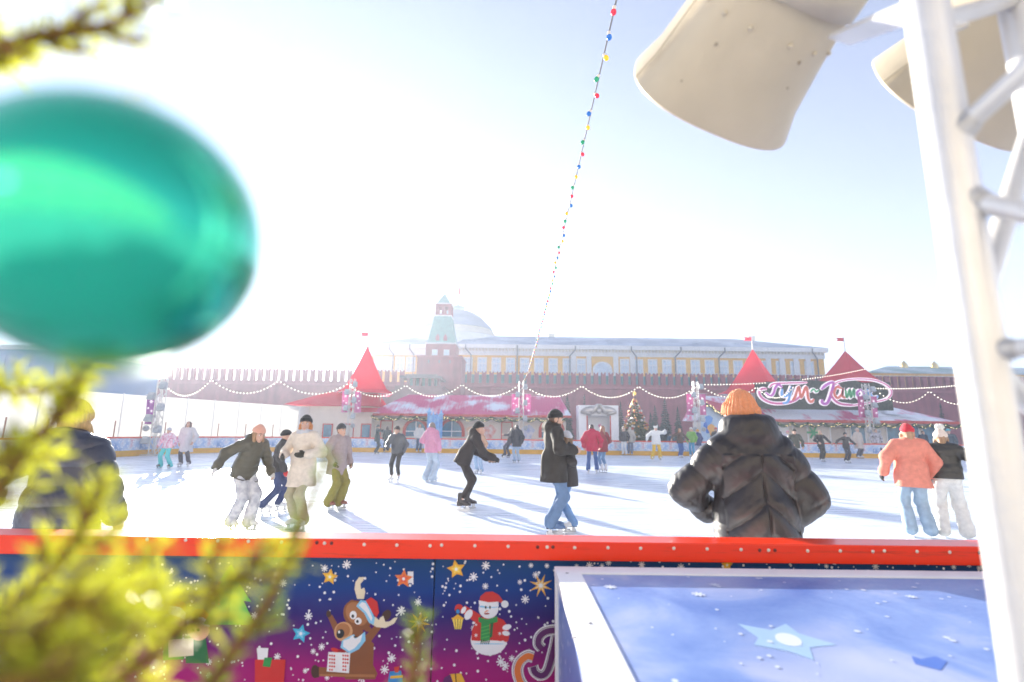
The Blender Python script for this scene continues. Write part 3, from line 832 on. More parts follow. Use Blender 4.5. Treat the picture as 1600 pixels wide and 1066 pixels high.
# ---- the sign with its lettering
SG = PY_ - .9 - .35
sign = empty('rooftop_sign', (0, SG, 0), 0, 'big looping pink lettered sign on a dark fir backing on the right pavilion roof', 'sign')
def sgp(px, py): c = atY(px, py, SG); return (c.x, c.z)
M_sign_back = mat('fir_backing', (0.04, 0.055, 0.045), 0.9, noise=0.5, nscale=9, bump=0.6)
x0, zb_ = sgp(1184, 639); x1, zt_ = sgp(1392, 599)
rs = random.Random(4)
top = [(x0 + (x1 - x0) * i / 24, zt_ + rs.uniform(-.12, .1) + .2 * sin(i / 24 * pi)) for i in range(25)]
g = MB(); g.prism([(x0, zb_), (x1, zb_)] + top[::-1], .05, .25); g.build('backing', M_sign_back, sign)
g = MB()
for i in range(420):
    px_, pz_ = rs.uniform(x0, x1), rs.uniform(zb_, zt_); r_ = rs.uniform(.05, .13)
    dx, dz = rs.uniform(-1, 1) * r_, rs.uniform(-1, 1) * r_
    g.add([(px_, .049, pz_), (px_ + dx, -.02, pz_ + dz), (px_ + dz * .35, .049, pz_ - dx * .35)], [(0, 1, 2), (2, 1, 0)])
tag(g.build('fir_sprays', M_sign_back, sign), kind='stuff')
def ribbon(mb, pts, w, y0, y1, mi=0, closed=False, taper=True):
    "a flat stroke of given width along 2D points"
    # Catmull-Rom resample
    P_ = [Vector(p) for p in pts]
    if closed: P_ = [P_[-1]] + P_ + [P_[0], P_[1]]
    else: P_ = [P_[0] * 2 - P_[1]] + P_ + [P_[-1] * 2 - P_[-2]]
    out = []
    for i in range(1, len(P_) - 2):
        for k in range(6):
            t = k / 6
            a, b, c, d_ = P_[i - 1], P_[i], P_[i + 1], P_[i + 2]
            out.append(.5 * ((2 * b) + (c - a) * t + (2 * a - 5 * b + 4 * c - d_) * t * t + (3 * b - a - 3 * c + d_) * t ** 3))
    if not closed: out.append(P_[-2])
    n = len(out)
    vs = []
    for i, p in enumerate(out):
        t = (out[(i + 1) % n] - out[i - 1]) if closed else (out[min(i + 1, n - 1)] - out[max(i - 1, 0)])
        t.normalize(); nn = Vector((-t.y, t.x)); ww_ = w / 2
        if not closed and taper:
            e = min(i, n - 1 - i) / 3
            ww_ *= min(1, .55 + .45 * e)
        for s_ in (1, -1):
            q = p + nn * ww_ * s_
            vs += [(q.x, y0, q.y), (q.x, y1, q.y)]
    fs = []
    m_ = n if closed else n - 1
    for i in range(m_):
        a = 4 * i; b = 4 * ((i + 1) % n)
        fs += [(a, a + 2, b + 2, b), (a, b, b + 1, a + 1), (a + 2, a + 3, b + 3, b + 2)]
    if not closed:
        fs += [(0, 1, 3, 2), (4 * n - 4, 4 * n - 2, 4 * n - 1, 4 * n - 3)]
    mb.add(vs, fs, mi)
M_l_white = mat('sign_white', (.85, .80, .84), .4, emit=(1, .85, .95), estr=.12)
M_l_pink = mat('sign_pink', (.72, .14, .36), .4); M_l_blue = mat('sign_blue', (.14, .42, .80), .4); M_l_orange = mat('sign_coral', (.80, .16, .10), .4)
M_l_purple = mat('sign_purple', (.55, .12, .52), .4); M_l_green = mat('sign_green', (.06, .45, .18), .4)
def zz(zx, zy):     # sixth close-up of the photograph
    return sgp(1060 + zx * 260 / 1155, 500 + zy * 240 / 1066)
def zq(zx, zy):     # eighth close-up
    return sgp(1270 + zx * 330 / 977, 500 + zy * 360 / 1066)
strokes = [
    ([zz(x, y) for x, y in ((610, 480), (575, 480), (556, 505), (580, 545), (640, 575), (720, 580), (800, 560), (850, 520))], .16, M_l_pink),          # swash under the first letter
    ([zz(x, y) for x, y in ((625, 470), (655, 445), (730, 440), (800, 438), (890, 436))], .11, M_l_pink),                                             # top swash
    ([zz(x, y) for x, y in ((600, 505), (630, 530), (655, 510), (668, 470), (690, 450), (715, 470))], .17, M_l_purple),                               # Г
    ([zz(x, y) for x, y in ((715, 480), (712, 520), (740, 530), (765, 500), (782, 462), (768, 520), (752, 570), (715, 580))], .17, M_l_blue),         # у
    ([zz(x, y) for x, y in ((785, 560), (805, 530), (830, 465), (845, 540), (880, 465), (895, 545), (915, 570), (935, 550))], .18, M_l_orange),       # м
    ([zz(x, y) for x, y in ((910, 500), (932, 482), (950, 500), (968, 486))], .13, M_l_green),                                                        # ~
    ([zq(x, y) for x, y in ((35, 322), (60, 300), (90, 292), (80, 340), (62, 385), (40, 385), (38, 368))], .19, M_l_purple),                          # К stem
    ([zq(x, y) for x, y in ((118, 300), (92, 325), (78, 342), (96, 372), (128, 390), (180, 394))], .15, M_l_pink),                                    # К arm
    ([zq(x, y) for x, y in ((130, 318), (104, 312), (94, 340), (108, 362), (128, 345), (134, 316), (132, 352), (146, 362))], .17, M_l_orange),        # а
    ([zq(x, y) for x, y in ((146, 325), (152, 360), (166, 322), (170, 360), (184, 322), (186, 360))], .16, M_l_green),                                # т
    ([zq(x, y) for x, y in ((212, 322), (198, 340), (212, 362), (232, 342), (214, 322))], .16, M_l_purple),                                           # о
    ([zq(x, y) for x, y in ((246, 320), (244, 362), (250, 342), (276, 320), (258, 340), (278, 362), (296, 352))], .17, M_l_blue),                     # к
    ([zq(x, y) for x, y in ((84, 300), (130, 282), (200, 274), (280, 280), (340, 305), (358, 340), (330, 368), (250, 385), (170, 396), (120, 388))], .08, M_l_pink),
]
for i, (pts, w_, m_) in enumerate(strokes):
    g = MB(); ribbon(g, pts, w_ * 1.12 + .13, -.10 - i * .004, .04); lo = g.build('letter_rim', M_l_white, sign)
    g = MB(); ribbon(g, pts, w_ * 1.12, -.16 - i * .004, -.101 - i * .004); g.build('letter_face', m_, lo)

# ------------------------------------------------------------------ lamp masts with pink banners
M_alu = mat('truss_aluminium', (0.62, 0.62, 0.61), 0.35, 0.6, noise=0.06, nscale=5)
M_lampbox = mat('lamp_grey', (0.42, 0.44, 0.46), 0.5)
M_lampglass = mat('lamp_glass', (0.36, 0.40, 0.42), 0.1)
M_banner = mat('pink_banner', (0.50, 0.06, 0.22), 0.6, color2=(.62, .18, .40), nscale=3.5, trans=.15)
M_banner_p = mat('purple_banner', (0.22, 0.03, 0.28), 0.6, color2=(.4, .12, .45), nscale=3.0, trans=.15)
def lamp_mast(px, Y, py_top, label, lean=0, banner=M_banner, sides=(-1, 1), nl=5):
    c = atY(px, 690, Y); zt = atY(px, py_top, Y).z
    root = empty('lamp_mast', (c.x, Y, 0), 0, label, 'lamp mast', 'lamp masts around the rink')
    hw = .17
    for sx in (-1, 1):
        for sy in (-1, 1):
            g = MB(); g.tube([(sx * hw, sy * hw, 0), (sx * hw, sy * hw, zt)], .032, 6); g.build('chord', M_alu, root)
    g = MB(); n = int(zt / .38); s_ = 1
    for i in range(n):
        z0, z1 = i * zt / n, (i + 1) * zt / n
        for sy in (-1, 1):
            g.tube([(-s_ * hw, sy * hw, z0), (s_ * hw, sy * hw, z1)], .018, 5)
            g.tube([(sy * hw, -s_ * hw, z0), (sy * hw, s_ * hw, z1)], .018, 5)
        s_ = -s_
    g.build('lattice', M_alu, root)
    g = MB(); g.box((0, 0, .04), (.9, .9, .08)); g.build('base_plate', M_alu, root)
    for i in range(nl):
        z = zt - .45 - i * .62; sx = -1 if i % 2 else 1
        g = MB(); g.box((0, 0, 0), (.34, .26, .38), M=Matrix.Rotation(R(-18), 3, 'X'), taper=.86); lo = g.build('lamp', M_lampbox, root, (sx * .30, -.36, z))
        g = MB(); g.box((0, -.15, -.06), (.28, .02, .26), M=Matrix.Rotation(R(-18), 3, 'X')); g.build('lamp_glass', M_lampglass, lo)
        g = MB(); g.tube([(-sx * .2, .2, 0), (-sx * .05, .1, 0)], .025, 5); g.build('bracket', M_alu, lo)
    for i in range(2):
        sx = -1 if i else 1
        g = MB(); g.lathe([(.05, 0), (.17, .04), (.17, .16), (.06, .22)], n=12, M=Matrix.Rotation(R(75), 3, 'X')); lo = g.build('round_lamp', M_lampbox, root, (sx * .34, -.3, zt * .34))
        g = MB(); g.tube([(-sx * .2, .2, 0), (-sx * .05, .02, 0)], .025, 5); g.build('bracket', M_alu, lo)
    for sx in sides:
        z1 = zt - 1.0; z0 = z1 - 1.65
        g = MB(); n = 6; vs = []
        for i in range(n + 1):
            for j in range(5):
                vs.append((sx * (.24 + .52 * i / n), .04 * sin(i * 1.2 + j), z0 + (z1 - z0) * j / 4))
        g.add(vs, [(5 * i + j, 5 * i + 5 + j, 5 * i + 6 + j, 5 * i + 1 + j) for i in range(n) for j in range(4)], smooth=True)
        bo = g.build('banner', banner, root)
        g = MB()
        for (u_, v_, r_) in ((.45, .78, .11), (.3, .45, .07), (.65, .22, .09), (.7, .55, .06)):
            flake(g, sx * (.24 + .52 * u_), z0 + (z1 - z0) * v_, r_, -.07, -.055, .3)
        g.build('banner_motif', M_l_white, bo)
        g = MB(); g.tube([(0, 0, z1 + .02), (sx * .9, 0, z1 + .02)], .015, 5); g.tube([(0, 0, z0 - .02), (sx * .9, 0, z0 - .02)], .015, 5); g.build('banner_arm', M_alu, bo)
    return root, Vector((c.x, Y, zt))
m1, t1 = lamp_mast(242, 29.5, 591, 'lattice lamp mast with purple banner before the white tent wall, leftmost of the masts', banner=M_banner_p, sides=(-1,), nl=6)
m2, t2 = lamp_mast(545, 40.0, 592, 'lattice lamp mast with stacked lamps below the left red spire')
m3, t3 = lamp_mast(814, 40.0, 596, 'lattice lamp mast with pink banners where the coloured bulb string ends')
m4, t4 = lamp_mast(1091, 40.0, 596, 'pale lattice lamp mast between the small firs and the right pavilion', sides=(-1, 1))
m5, t5 = lamp_mast(1362, 40.0, 600, 'lattice lamp mast standing in front of the looping sign')

# ------------------------------------------------------------------ bulb garlands
M_wire = mat('dark_wire', (0.05, 0.05, 0.06), 0.6)
bl_ = MB(); bl_.ball((0, 0, 0), .045, 6, 5); bulb_me = bl_.mesh('bulb', M_bulbwhite)
def swag(name, pts, sag, n, label, parent_group, bulbs=True):
    root = empty(name, pts[0], 0, label, 'light string', parent_group)
    o = Vector(pts[0]); w_ = MB(); ps = []
    for a, b in zip(pts[:-1], pts[1:]):
        a, b = Vector(a) - o, Vector(b) - o
        seg = [a.lerp(b, k / 12) - Vector((0, 0, sag * (1 - (2 * k / 12 - 1) ** 2))) for k in range(13)]
        w_.tube(seg, .015, 4, caps=False)
        for k in range(n):
            t = (k + .5) / n
            ps.append(a.lerp(b, t) - Vector((0, 0, sag * (1 - (2 * t - 1) ** 2) + .05)))
    w_.build('wire', M_wire, root)
    for p in ps: link_mesh('bulb', bulb_me, root, p)
    return root
GR = 'warm white bulb strings between the masts'
def gpt(px, py, Y=40.0): return atY(px, py, Y)
sg = 29 / F_PX * 40
swag('bulb_string', [gpt(545, 600), gpt(634, 601), gpt(722, 600), gpt(812, 600)], sg * .62, 20, 'white bulb swags from the left spire mast to the centre mast', GR)
swag('bulb_string', [gpt(817, 600), gpt(909, 602), gpt(998, 603), gpt(1088, 603)], sg * .62, 20, 'white bulb swags above the decorated tree, from the centre mast rightwards', GR)
swag('bulb_string', [gpt(1094, 601), gpt(1182, 604), gpt(1240, 603)], sg * .6, 18, 'white bulb swags in front of the left one of the two right spires', GR)
swag('bulb_string', [t1 + Vector((0, 0, -.2)), gpt(330, 592, 33), gpt(436, 594, 37), gpt(545, 598)], sg * .62, 20, 'faint white bulb swags above the white tent wall', GR)
swag('bulb_string', [gpt(1372, 612), gpt(1452, 610), gpt(1530, 616), gpt(1610, 618)], sg * .6, 16, 'white bulb swags before the brick wall beside the near truss', GR)
swag('bulb_string', [gpt(1094, 600), gpt(1352, 576, 48)], .42, 62, 'nearly straight line of white bulbs crossing in front of the right spires', GR)
swag('bulb_string', [gpt(1366, 606), gpt(1500, 601, 41), gpt(1640, 600, 42)], .12, 34, 'nearly straight line of white bulbs from the sign mast to the near truss', GR)
# the coloured string overhead
cA, cB = t3 + Vector((.2, -.1, .05)), atY(976, -60, 3.6)
cs = empty('coloured_light_string', cA, 0, 'long string of red, green, blue and yellow bulbs rising from the centre mast overhead', 'light string')
dv = cB - cA
def cpt(t): return dv * t - Vector((0, 0, .55 * (1 - (2 * t - 1) ** 2)))
g = MB(); g.tube([cpt(k / 40) for k in range(41)], .005, 5, caps=False); g.build('wire', M_wire, cs)
g = MB(); g.tube([cpt(k / 40) + Vector((.02, 0, .05 + .0)) for k in range(41)], .004, 4, caps=False); g.build('carrier_cable', M_wire, cs)
cms = [mat('bulb_' + n_, c, .25, emit=c, estr=.10) for n_, c in (('yellow', (.80, .45, .02)), ('blue', (.01, .12, .42)), ('red', (.60, .02, .05)), ('green', (.01, .26, .12)))]
M_socket = mat('bulb_socket', (.75, .68, .6), .5)
bms = []
for m_ in cms:
    q = MB(); q.ball((0, 0, -.050), .027, 10, 8, 0, (1, 1, 1.15)); bms.append(q.mesh('bulb', m_))
sk = MB(); sk.lathe([(.012, .005), (.017, -.004), (.017, -.03), (.012, -.034)], n=8); sk_me = sk.mesh('socket', M_socket)
NB = 128
for i in range(NB):
    p = cpt((i + .5) / NB)
    rot = (random.uniform(-.5, .5), random.uniform(-.6, .6), 0)
    b = link_mesh('bulb', bms[i % 4], cs, p, rot)
    link_mesh('socket', sk_me, b)

# ------------------------------------------------------------------ gift box photo stand
gy_ = 42.0
gb = empty('gift_box_stand', (0, gy_, 0), 0, 'giant white gift box frame with silver bow behind the far barrier', 'photo stand')
def gp(px, py): c = atY(px, py, gy_); return c.x, c.z
gx0, gz1 = gp(904, 633); gx1, _ = gp(966, 633)
M_gift = mat('glossy_white', (.78, .78, .80), .3); M_silver = mat('silver_foil', (.45, .42, .40), .3, .7, noise=.15, nscale=3)
g = MB(); g.bbox((gx0, .0, 0), (gx0 + .65, 1.6, gz1)); g.bbox((gx1 - .65, 0, 0), (gx1, 1.6, gz1)); g.bbox((gx0 + .651, .0, gz1 - .85), (gx1 - .651, 1.6, gz1)); g.build('box_frame', M_gift, gb)
M_bright = mat('white_panel', (.82, .82, .84), .4)
g = MB(); g.bbox((gx0 + .652, 1.3, 0), (gx1 - .652, 1.5, gz1 - .852)); g.build('back_panel', M_bright, gb)
g = MB()
for k, (u_, v_) in enumerate(((.3, .5), (.65, .75), (.7, .4))):
    flake(g, gx0 + .65 + (gx1 - gx0 - 1.3) * u_, 1 + 1.6 * v_, .17, 1.28, 1.295, .3)
g.build('pink_motif', M_l_pink, gb)
for sx in (-1, 1):
    g = MB(); g.bbox(((gx0 + gx1) / 2 + sx * .95 - .05, -.03, 0), ((gx0 + gx1) / 2 + sx * .95 + .05, -.003, gz1 - .86)); g.build('ribbon', M_arch_red, gb)
bx_ = (gx0 + gx1) / 2
for k, (dx, dz, ang, rx, rz) in enumerate(((-.75, .0, 12, .75, .33), (.75, .0, -12, .75, .33), (-.32, .12, 55, .5, .2), (.32, .12, -55, .5, .2), (-1.0, -.22, -20, .42, .16), (1.0, -.22, 20, .42, .16), (0, -.05, 0, .22, .26))):
    g = MB(); g.ball((0, 0, 0), 1, 12, 8, 0, (rx, .22, rz))
    g.build('bow_loop', M_silver, gb, (bx_ + dx, -.15 - .02 * k, gz1 - .42 + dz), (0, R(-ang), 0))

# ------------------------------------------------------------------ conifers by the wall
M_bark = mat('bark', (.10, .065, .045), .9)
M_fir_dark = mat('dark_spruce', (.030, .065, .060), .9, noise=.35, nscale=2, trans=.1)
def spruce(px, py_top, Y, half_px, label, group='small dark firs along the brick wall', name='spruce_tree'):
    c = atY(px, 690, Y); zt = atY(px, py_top, Y).z; rb = half_px / F_PX * Y
    root = empty(name, (c.x, Y, 0), random.uniform(0, 6), label, 'tree', group)
    g = MB(); g.tube([(0, 0, -.03), (0, 0, zt * .97)], [.14, .02], 7); g.build('trunk', M_bark, root)
    cr = MB(); rn = random.Random(int(px))
    nl = int(10 + zt * 2.2)
    for i in range(nl):
        t = i / (nl - 1); z = .45 + (zt - .5) * t; rad = rb * (1 - t) ** .82 * rn.uniform(.85, 1.15) + .06
        nb = max(5, int(13 * (1 - t) + 4))
        for k in range(nb):
            a = 2 * pi * (k + rn.random()) / nb; L = rad * rn.uniform(.72, 1.12); dr = rn.uniform(.12, .4) * L
            d = Vector((cos(a), sin(a), 0)); s_ = Vector((-sin(a), cos(a), 0)); wd = .20 * L + .05
            p0 = Vector((0, 0, z)); p1 = p0 + d * L * .55 + Vector((0, 0, -dr * .3)); p2 = p0 + d * L + Vector((0, 0, -dr))
            up = Vector((0, 0, .06 + .06 * rad))
            cr.add([p0, p1 + s_ * wd, p2, p1 - s_ * wd, p1 + up, p1 - up * 1.5], [(0, 1, 4), (1, 2, 4), (2, 3, 4), (3, 0, 4), (0, 5, 1), (1, 5, 2), (2, 5, 3), (3, 5, 0)])
    for k in range(6):
        a = k * 1.05
        cr.add([(0, 0, zt + .15), (.12 * cos(a), .12 * sin(a), zt - .5), (.12 * cos(a + .8), .12 * sin(a + .8), zt - .5)], [(0, 1, 2), (2, 1, 0)])
    tag(cr.build('crown', M_fir_dark, root), kind=None)
    return root
spruce(887, 618, 60, 13, 'dark fir just left of the giant gift box')
spruce(914, 617, 64, 10, 'dark fir tip showing above the giant gift box')
spruce(971, 628, 60, 11, 'dark fir between the gift box and the decorated tree')
spruce(1025, 634, 58, 11, 'broad blue green fir beside the decorated tree, first to its right')
spruce(1041, 622, 60, 14, 'tallest dark fir in the trio right of the decorated tree')
spruce(1061, 636, 60, 10, 'slim dark fir next to the pale lamp mast')
spruce(1477, 630, 60, 8, 'lone slim fir by the wall at the right end of the pavilion')
spruce(1018, 645, 63, 10, 'low fir partly hidden right behind the decorated tree')
# decorated tree
ty_ = 42.5
c = atY(994, 690, ty_); zt = atY(994, 619, ty_).z
M_fir_deco = mat('decorated_fir', (.055, .075, .022), .9, noise=.3, nscale=3, trans=.1)
tr = spruce(994, 621, ty_, 28, 'decorated christmas tree with golden baubles beside the gift box', 'x', 'christmas_tree')
del tr['group']
for ch in tr.children:
    if ch.name.startswith('crown'): ch.data.materials[0] = M_fir_deco
bm_ = [mat('bauble_' + n_, c_, .2, .6) for n_, c_ in (('gold', (.75, .45, .10)), ('red', (.65, .10, .06)), ('silver', (.75, .72, .66)), ('amber', (.85, .42, .10)))]
bme = []
for m_ in bm_:
    q = MB(); q.ball((0, 0, 0), .085, 8, 6); bme.append(q.mesh('bauble', m_))
rn = random.Random(9); rb = 27 / F_PX * ty_
for i in range(190):
    t = rn.random() ** 1.35; z = .6 + (zt - .8) * t; rad = rb * (1 - t) ** .82 * 1.0 + .05; a = rn.uniform(0, 2 * pi)
    o = link_mesh('bauble', bme[i % 4], tr, (rad * cos(a), rad * sin(a), z - .06)); s_ = rn.uniform(.7, 1.25); o.scale = (s_, s_, s_)
g = MB(); st = []
for k in range(10):
    r_ = .22 if k % 2 == 0 else .09; st.append((r_ * sin(k * pi / 5), r_ * cos(k * pi / 5)))
g.prism(st, -.04, .04); o = g.build('tree_star', M_gold, tr, (0, 0, zt + .2)); o.rotation_euler = (0, 0, -tr.rotation_euler.z)

# blue castle prop before the centre pavilion
ky = 41.0
kc = atY(679, 690, ky)
M_iceblue = mat('blue_ice_paint', (.10, .34, .78), .3, color2=(.35, .62, .88), nscale=2.0)
kp = empty('blue_castle', (kc.x, ky, 0), 0, 'small bright blue ice castle with pointed turrets before an arched window', 'castle')
uk = ky / F_PX
def kz(py): return atY(679, py, ky).z
g = MB(); g.bbox((-10 * uk, -.4, 0), (9 * uk, .5, kz(650))); g.build('keep', M_iceblue, kp)
for dx, w_, pt in ((-9, 2.6, 637), (-2.5, 2.2, 643), (3, 2.4, 645), (9.5, 2.8, 640)):
    g = MB(); g.lathe([(w_ * uk, 0), (w_ * uk, kz(pt + 9)), (w_ * uk * 1.4, kz(pt + 8)), (w_ * uk * 1.4, kz(pt + 6.5)), (w_ * uk * .9, kz(pt + 6.4)), (.01, kz(pt))], (dx * uk, -.35, 0), 10); g.build('turret', M_iceblue, kp)
for k in range(7):
    g = MB(); g.bbox(((-8.6 + k * 2.7) * uk, -.45, kz(650) + .003), ((-7.4 + k * 2.7) * uk, -.05, kz(648))); g.build('crenel', M_iceblue, kp)
g = MB(); g.prism([(-3 * uk, 0), (3 * uk, 0), (3 * uk, kz(672)), (0, kz(666)), (-3 * uk, kz(672))], -.42, -.404); g.build('gate', M_glass_blue, kp)
# ------------------------------------------------------------------ near barrier with its print
NY = 2.33                                           # front plane of the printed panel
nb = empty('near_barrier', (0, NY, 0), 0, 'near rink barrier with red rail and blue to magenta holiday print', 'barrier')
def panel_material():
    m = bpy.data.materials.new('night_print'); m.use_nodes = True
    nt = m.node_tree; b = nt.nodes['Principled BSDF']; b.inputs['Roughness'].default_value = 0.30; b.inputs['Specular IOR Level'].default_value = .22
    tc = nt.nodes.new('ShaderNodeTexCoord'); sp = nt.nodes.new('ShaderNodeSeparateXYZ')
    nt.links.new(tc.outputs['Object'], sp.inputs[0])
    n = nt.nodes.new('ShaderNodeTexNoise'); n.inputs['Scale'].default_value = 2.2; n.inputs['Detail'].default_value = 3
    nt.links.new(tc.outputs['Object'], n.inputs['Vector'])
    ma = nt.nodes.new('ShaderNodeMath'); ma.operation = 'MULTIPLY_ADD'; ma.inputs[1].default_value = .10
    nt.links.new(n.outputs['Fac'], ma.inputs[0]); nt.links.new(sp.outputs['Z'], ma.inputs[2])
    mr = nt.nodes.new('ShaderNodeMapRange'); mr.inputs['From Min'].default_value = .40; mr.inputs['From Max'].default_value = 1.05
    nt.links.new(ma.outputs[0], mr.inputs['Value'])
    r = nt.nodes.new('ShaderNodeValToRGB'); e = r.color_ramp.elements
    e[0].position = .05; e[0].color = (.42, .008, .16, 1); e[1].position = .95; e[1].color = (.004, .050, .17, 1)
    for q, c in ((.28, (.30, .010, .16)), (.42, (.12, .012, .15)), (.58, (.030, .016, .15)), (.75, (.006, .042, .22))):
        x_ = e.new(q); x_.color = (*c, 1)
    nt.links.new(mr.outputs[0], r.inputs['Fac']); nt.links.new(r.outputs[0], b.inputs['Base Color'])
    bp = nt.nodes.new('ShaderNodeBump'); bp.inputs['Strength'].default_value = .08; bp.inputs['Distance'].default_value = .01
    nt.links.new(n.outputs['Fac'], bp.inputs['Height']); nt.links.new(bp.outputs[0], b.inputs['Normal'])
    return m
M_night = panel_material()
M_rail_near = mat('red_rail_plastic', (0.86, 0.036, 0.003), 0.30, coat=0.12, spec=.3)
nt = M_rail_near.node_tree; tcn = nt.nodes.new('ShaderNodeTexCoord'); mpn = nt.nodes.new('ShaderNodeMapping'); mpn.inputs['Scale'].default_value = (2.5, 30, 40)
nzn = nt.nodes.new('ShaderNodeTexNoise'); nzn.inputs['Scale'].default_value = 1.0; nzn.inputs['Detail'].default_value = 8; nzn.inputs['Roughness'].default_value = .75
nt.links.new(tcn.outputs['Object'], mpn.inputs['Vector']); nt.links.new(mpn.outputs[0], nzn.inputs['Vector'])
crn = nt.nodes.new('ShaderNodeValToRGB'); crn.color_ramp.elements[0].position = .30; crn.color_ramp.elements[0].color = (.50, .035, .006, 1); crn.color_ramp.elements[1].position = .44; crn.color_ramp.elements[1].color = (.86, .036, .003, 1)
en = crn.color_ramp.elements.new(.70); en.color = (.86, .038, .004, 1); en = crn.color_ramp.elements.new(.76); en.color = (.72, .20, .12, 1)
nt.links.new(nzn.outputs['Fac'], crn.inputs['Fac']); nt.links.new(crn.outputs[0], nt.nodes['Principled BSDF'].inputs['Base Color'])
zr0, zr1 = atY(800, 875.5, NY - .03).z, atY(800, 845.5, NY - .03).z
def nx(px, py=900): return atY(px, py, NY).x
seams = [nx(679) - 2 * 1.92, nx(679) - 1.92, nx(679), nx(679) + 1.92, nx(679) + 2 * 1.92]
for a, b in zip(seams[:-1], seams[1:]):
    g = MB(); g.bbox((a + .0025, 0, .02), (b - .0025, .05, zr0 + .02)); g.build('panel', M_night, nb)
g = MB(); g.bbox((seams[0], -.03, zr0), (seams[-1], .115, zr1)); rail = g.build('rail', M_rail_near, nb)
bev = rail.modifiers.new('edge', 'BEVEL'); bev.width = .004; bev.segments = 3; bev.limit_method = 'ANGLE'
g = MB(); g.bbox((seams[0], .052, .02), (seams[-1], .085, zr0 - .003)); g.build('inner_board', M_white, nb)
M_screw = mat('screw_zinc', (.78, .70, .60), .4, .2); M_hole = mat('dark_plug', (.12, .02, .015), .6)
sc_ = MB(); sc_.lathe([(.0001, -.004), (.005, -.003), (.0075, 0)], n=10, M=Matrix.Rotation(R(-90), 3, 'X')); 
screw_me = sc_.mesh('screw', M_screw); hl_me = screw_me.copy(); hl_me.materials.clear(); hl_me.materials.append(M_hole)
for z_, (px, py, dark) in enumerate(((495, 848, 1), (507, 849, 0), (518, 849, 1), (569, 851, 0), (620, 852, 0), (672, 853, 0), (690, 852, 0), (742, 853, 0), (794, 854, 0), (840, 855, 1), (855, 855, 0), (864, 855, 1), (898, 856, 0),
        (950, 856, 0), (1001, 857, 0), (1053, 857, 0), (1105, 858, 0), (1158, 859, 0), (1187, 860, 1), (1201, 860, 0), (1211, 860, 1), (1262, 861, 0), (1313, 861, 0), (1364, 862, 0), (1382, 861, 0), (1433, 862, 0), (1484, 863, 0), (1530, 864, 1), (440, 847, 0), (388, 846, 0), (340, 845, 0), (290, 844, 0), (230, 843, 0))):
    c = atY(px, py, NY - .0305)
    link_mesh('screw', hl_me if dark else screw_me, nb, (c.x, c.y - NY, c.z))

# ---- printed figures: thin film layers on the panel
LAY = [0]
def film(name, shapes, parent=nb, label=None):
    "shapes: list of (pixel polygon of the photograph, colour name); drawn back to front"
    mats, mb = [], MB()
    for poly, cn in shapes:
        m_ = PM[cn]
        if m_ not in mats: mats.append(m_)
        LAY[0] += 1
        y = -.0006 - (LAY[0] % 60) * .00009
        pts = [atY(px, py, NY) for px, py in poly]
        pts = [(p.x, p.z) for p in pts]
        n = len(pts)
        a = sum(pts[i][0] * pts[(i + 1) % n][1] - pts[(i + 1) % n][0] * pts[i][1] for i in range(n))
        if a < 0: pts = pts[::-1]
        mb.add([(x, y, z) for x, z in pts], [tuple(range(n))], mats.index(m_))
    o = mb.build(name, mats, parent)
    if label: o['label'] = label
    return o
def ink(name, c, r=.3): return mat('ink_' + name, c, r, noise=.06, nscale=12)
PM = {k: ink(k, c) for k, c in dict(white=(.75, .76, .80), cream=(.70, .62, .46), brown=(.22, .075, .025), dbrown=(.055, .022, .012), lbrown=(.36, .15, .055), tan=(.55, .30, .14), red=(.55, .025, .02),
      dred=(.30, .012, .015), sky=(.22, .52, .75), gold=(.75, .40, .03), yellow=(.80, .60, .10), orange=(.70, .17, .03), green=(.025, .26, .06), lgreen=(.10, .42, .08), dgreen=(.015, .13, .04), black=(.012, .012, .015),
      blue=(.03, .22, .55), cyan=(.04, .40, .62), purple=(.10, .012, .11), skin=(.68, .38, .24), coral=(.65, .09, .05), pink=(.62, .25, .33)).items()}
def E(cx, cy, rx, ry=None, rot=0, n=22, a0=0, a1=360):
    ry = rx if ry is None else ry; c, s = cos(R(rot)), sin(R(rot))
    return [(cx + rx * cos(R(t)) * c - ry * sin(R(t)) * s, cy + rx * cos(R(t)) * s + ry * sin(R(t)) * c) for t in np.linspace(a0, a1, n + 1)[:(-1 if a1 - a0 >= 360 else None)]]
def star(cx, cy, r, k=5, inner=.45, rot=-90):
    return [(cx + (r if i % 2 == 0 else r * inner) * cos(R(rot + 180 * i / k)), cy + (r if i % 2 == 0 else r * inner) * sin(R(rot + 180 * i / k))) for i in range(2 * k)]
def z2(pts): return [(440 + x * .275, 830 + y * .275) for x, y in pts]
def zE(cx, cy, rx, ry=None, rot=0, **k): return z2(E(cx, cy, rx, ry, rot, **k))
def zseg(a, b, w0, w1):
    a, b = Vector(a), Vector(b); d = (b - a).normalized(); n = Vector((-d.y, d.x))
    return z2([tuple(a + n * w0), tuple(b + n * w1), tuple(b - n * w1), tuple(a - n * w0)])
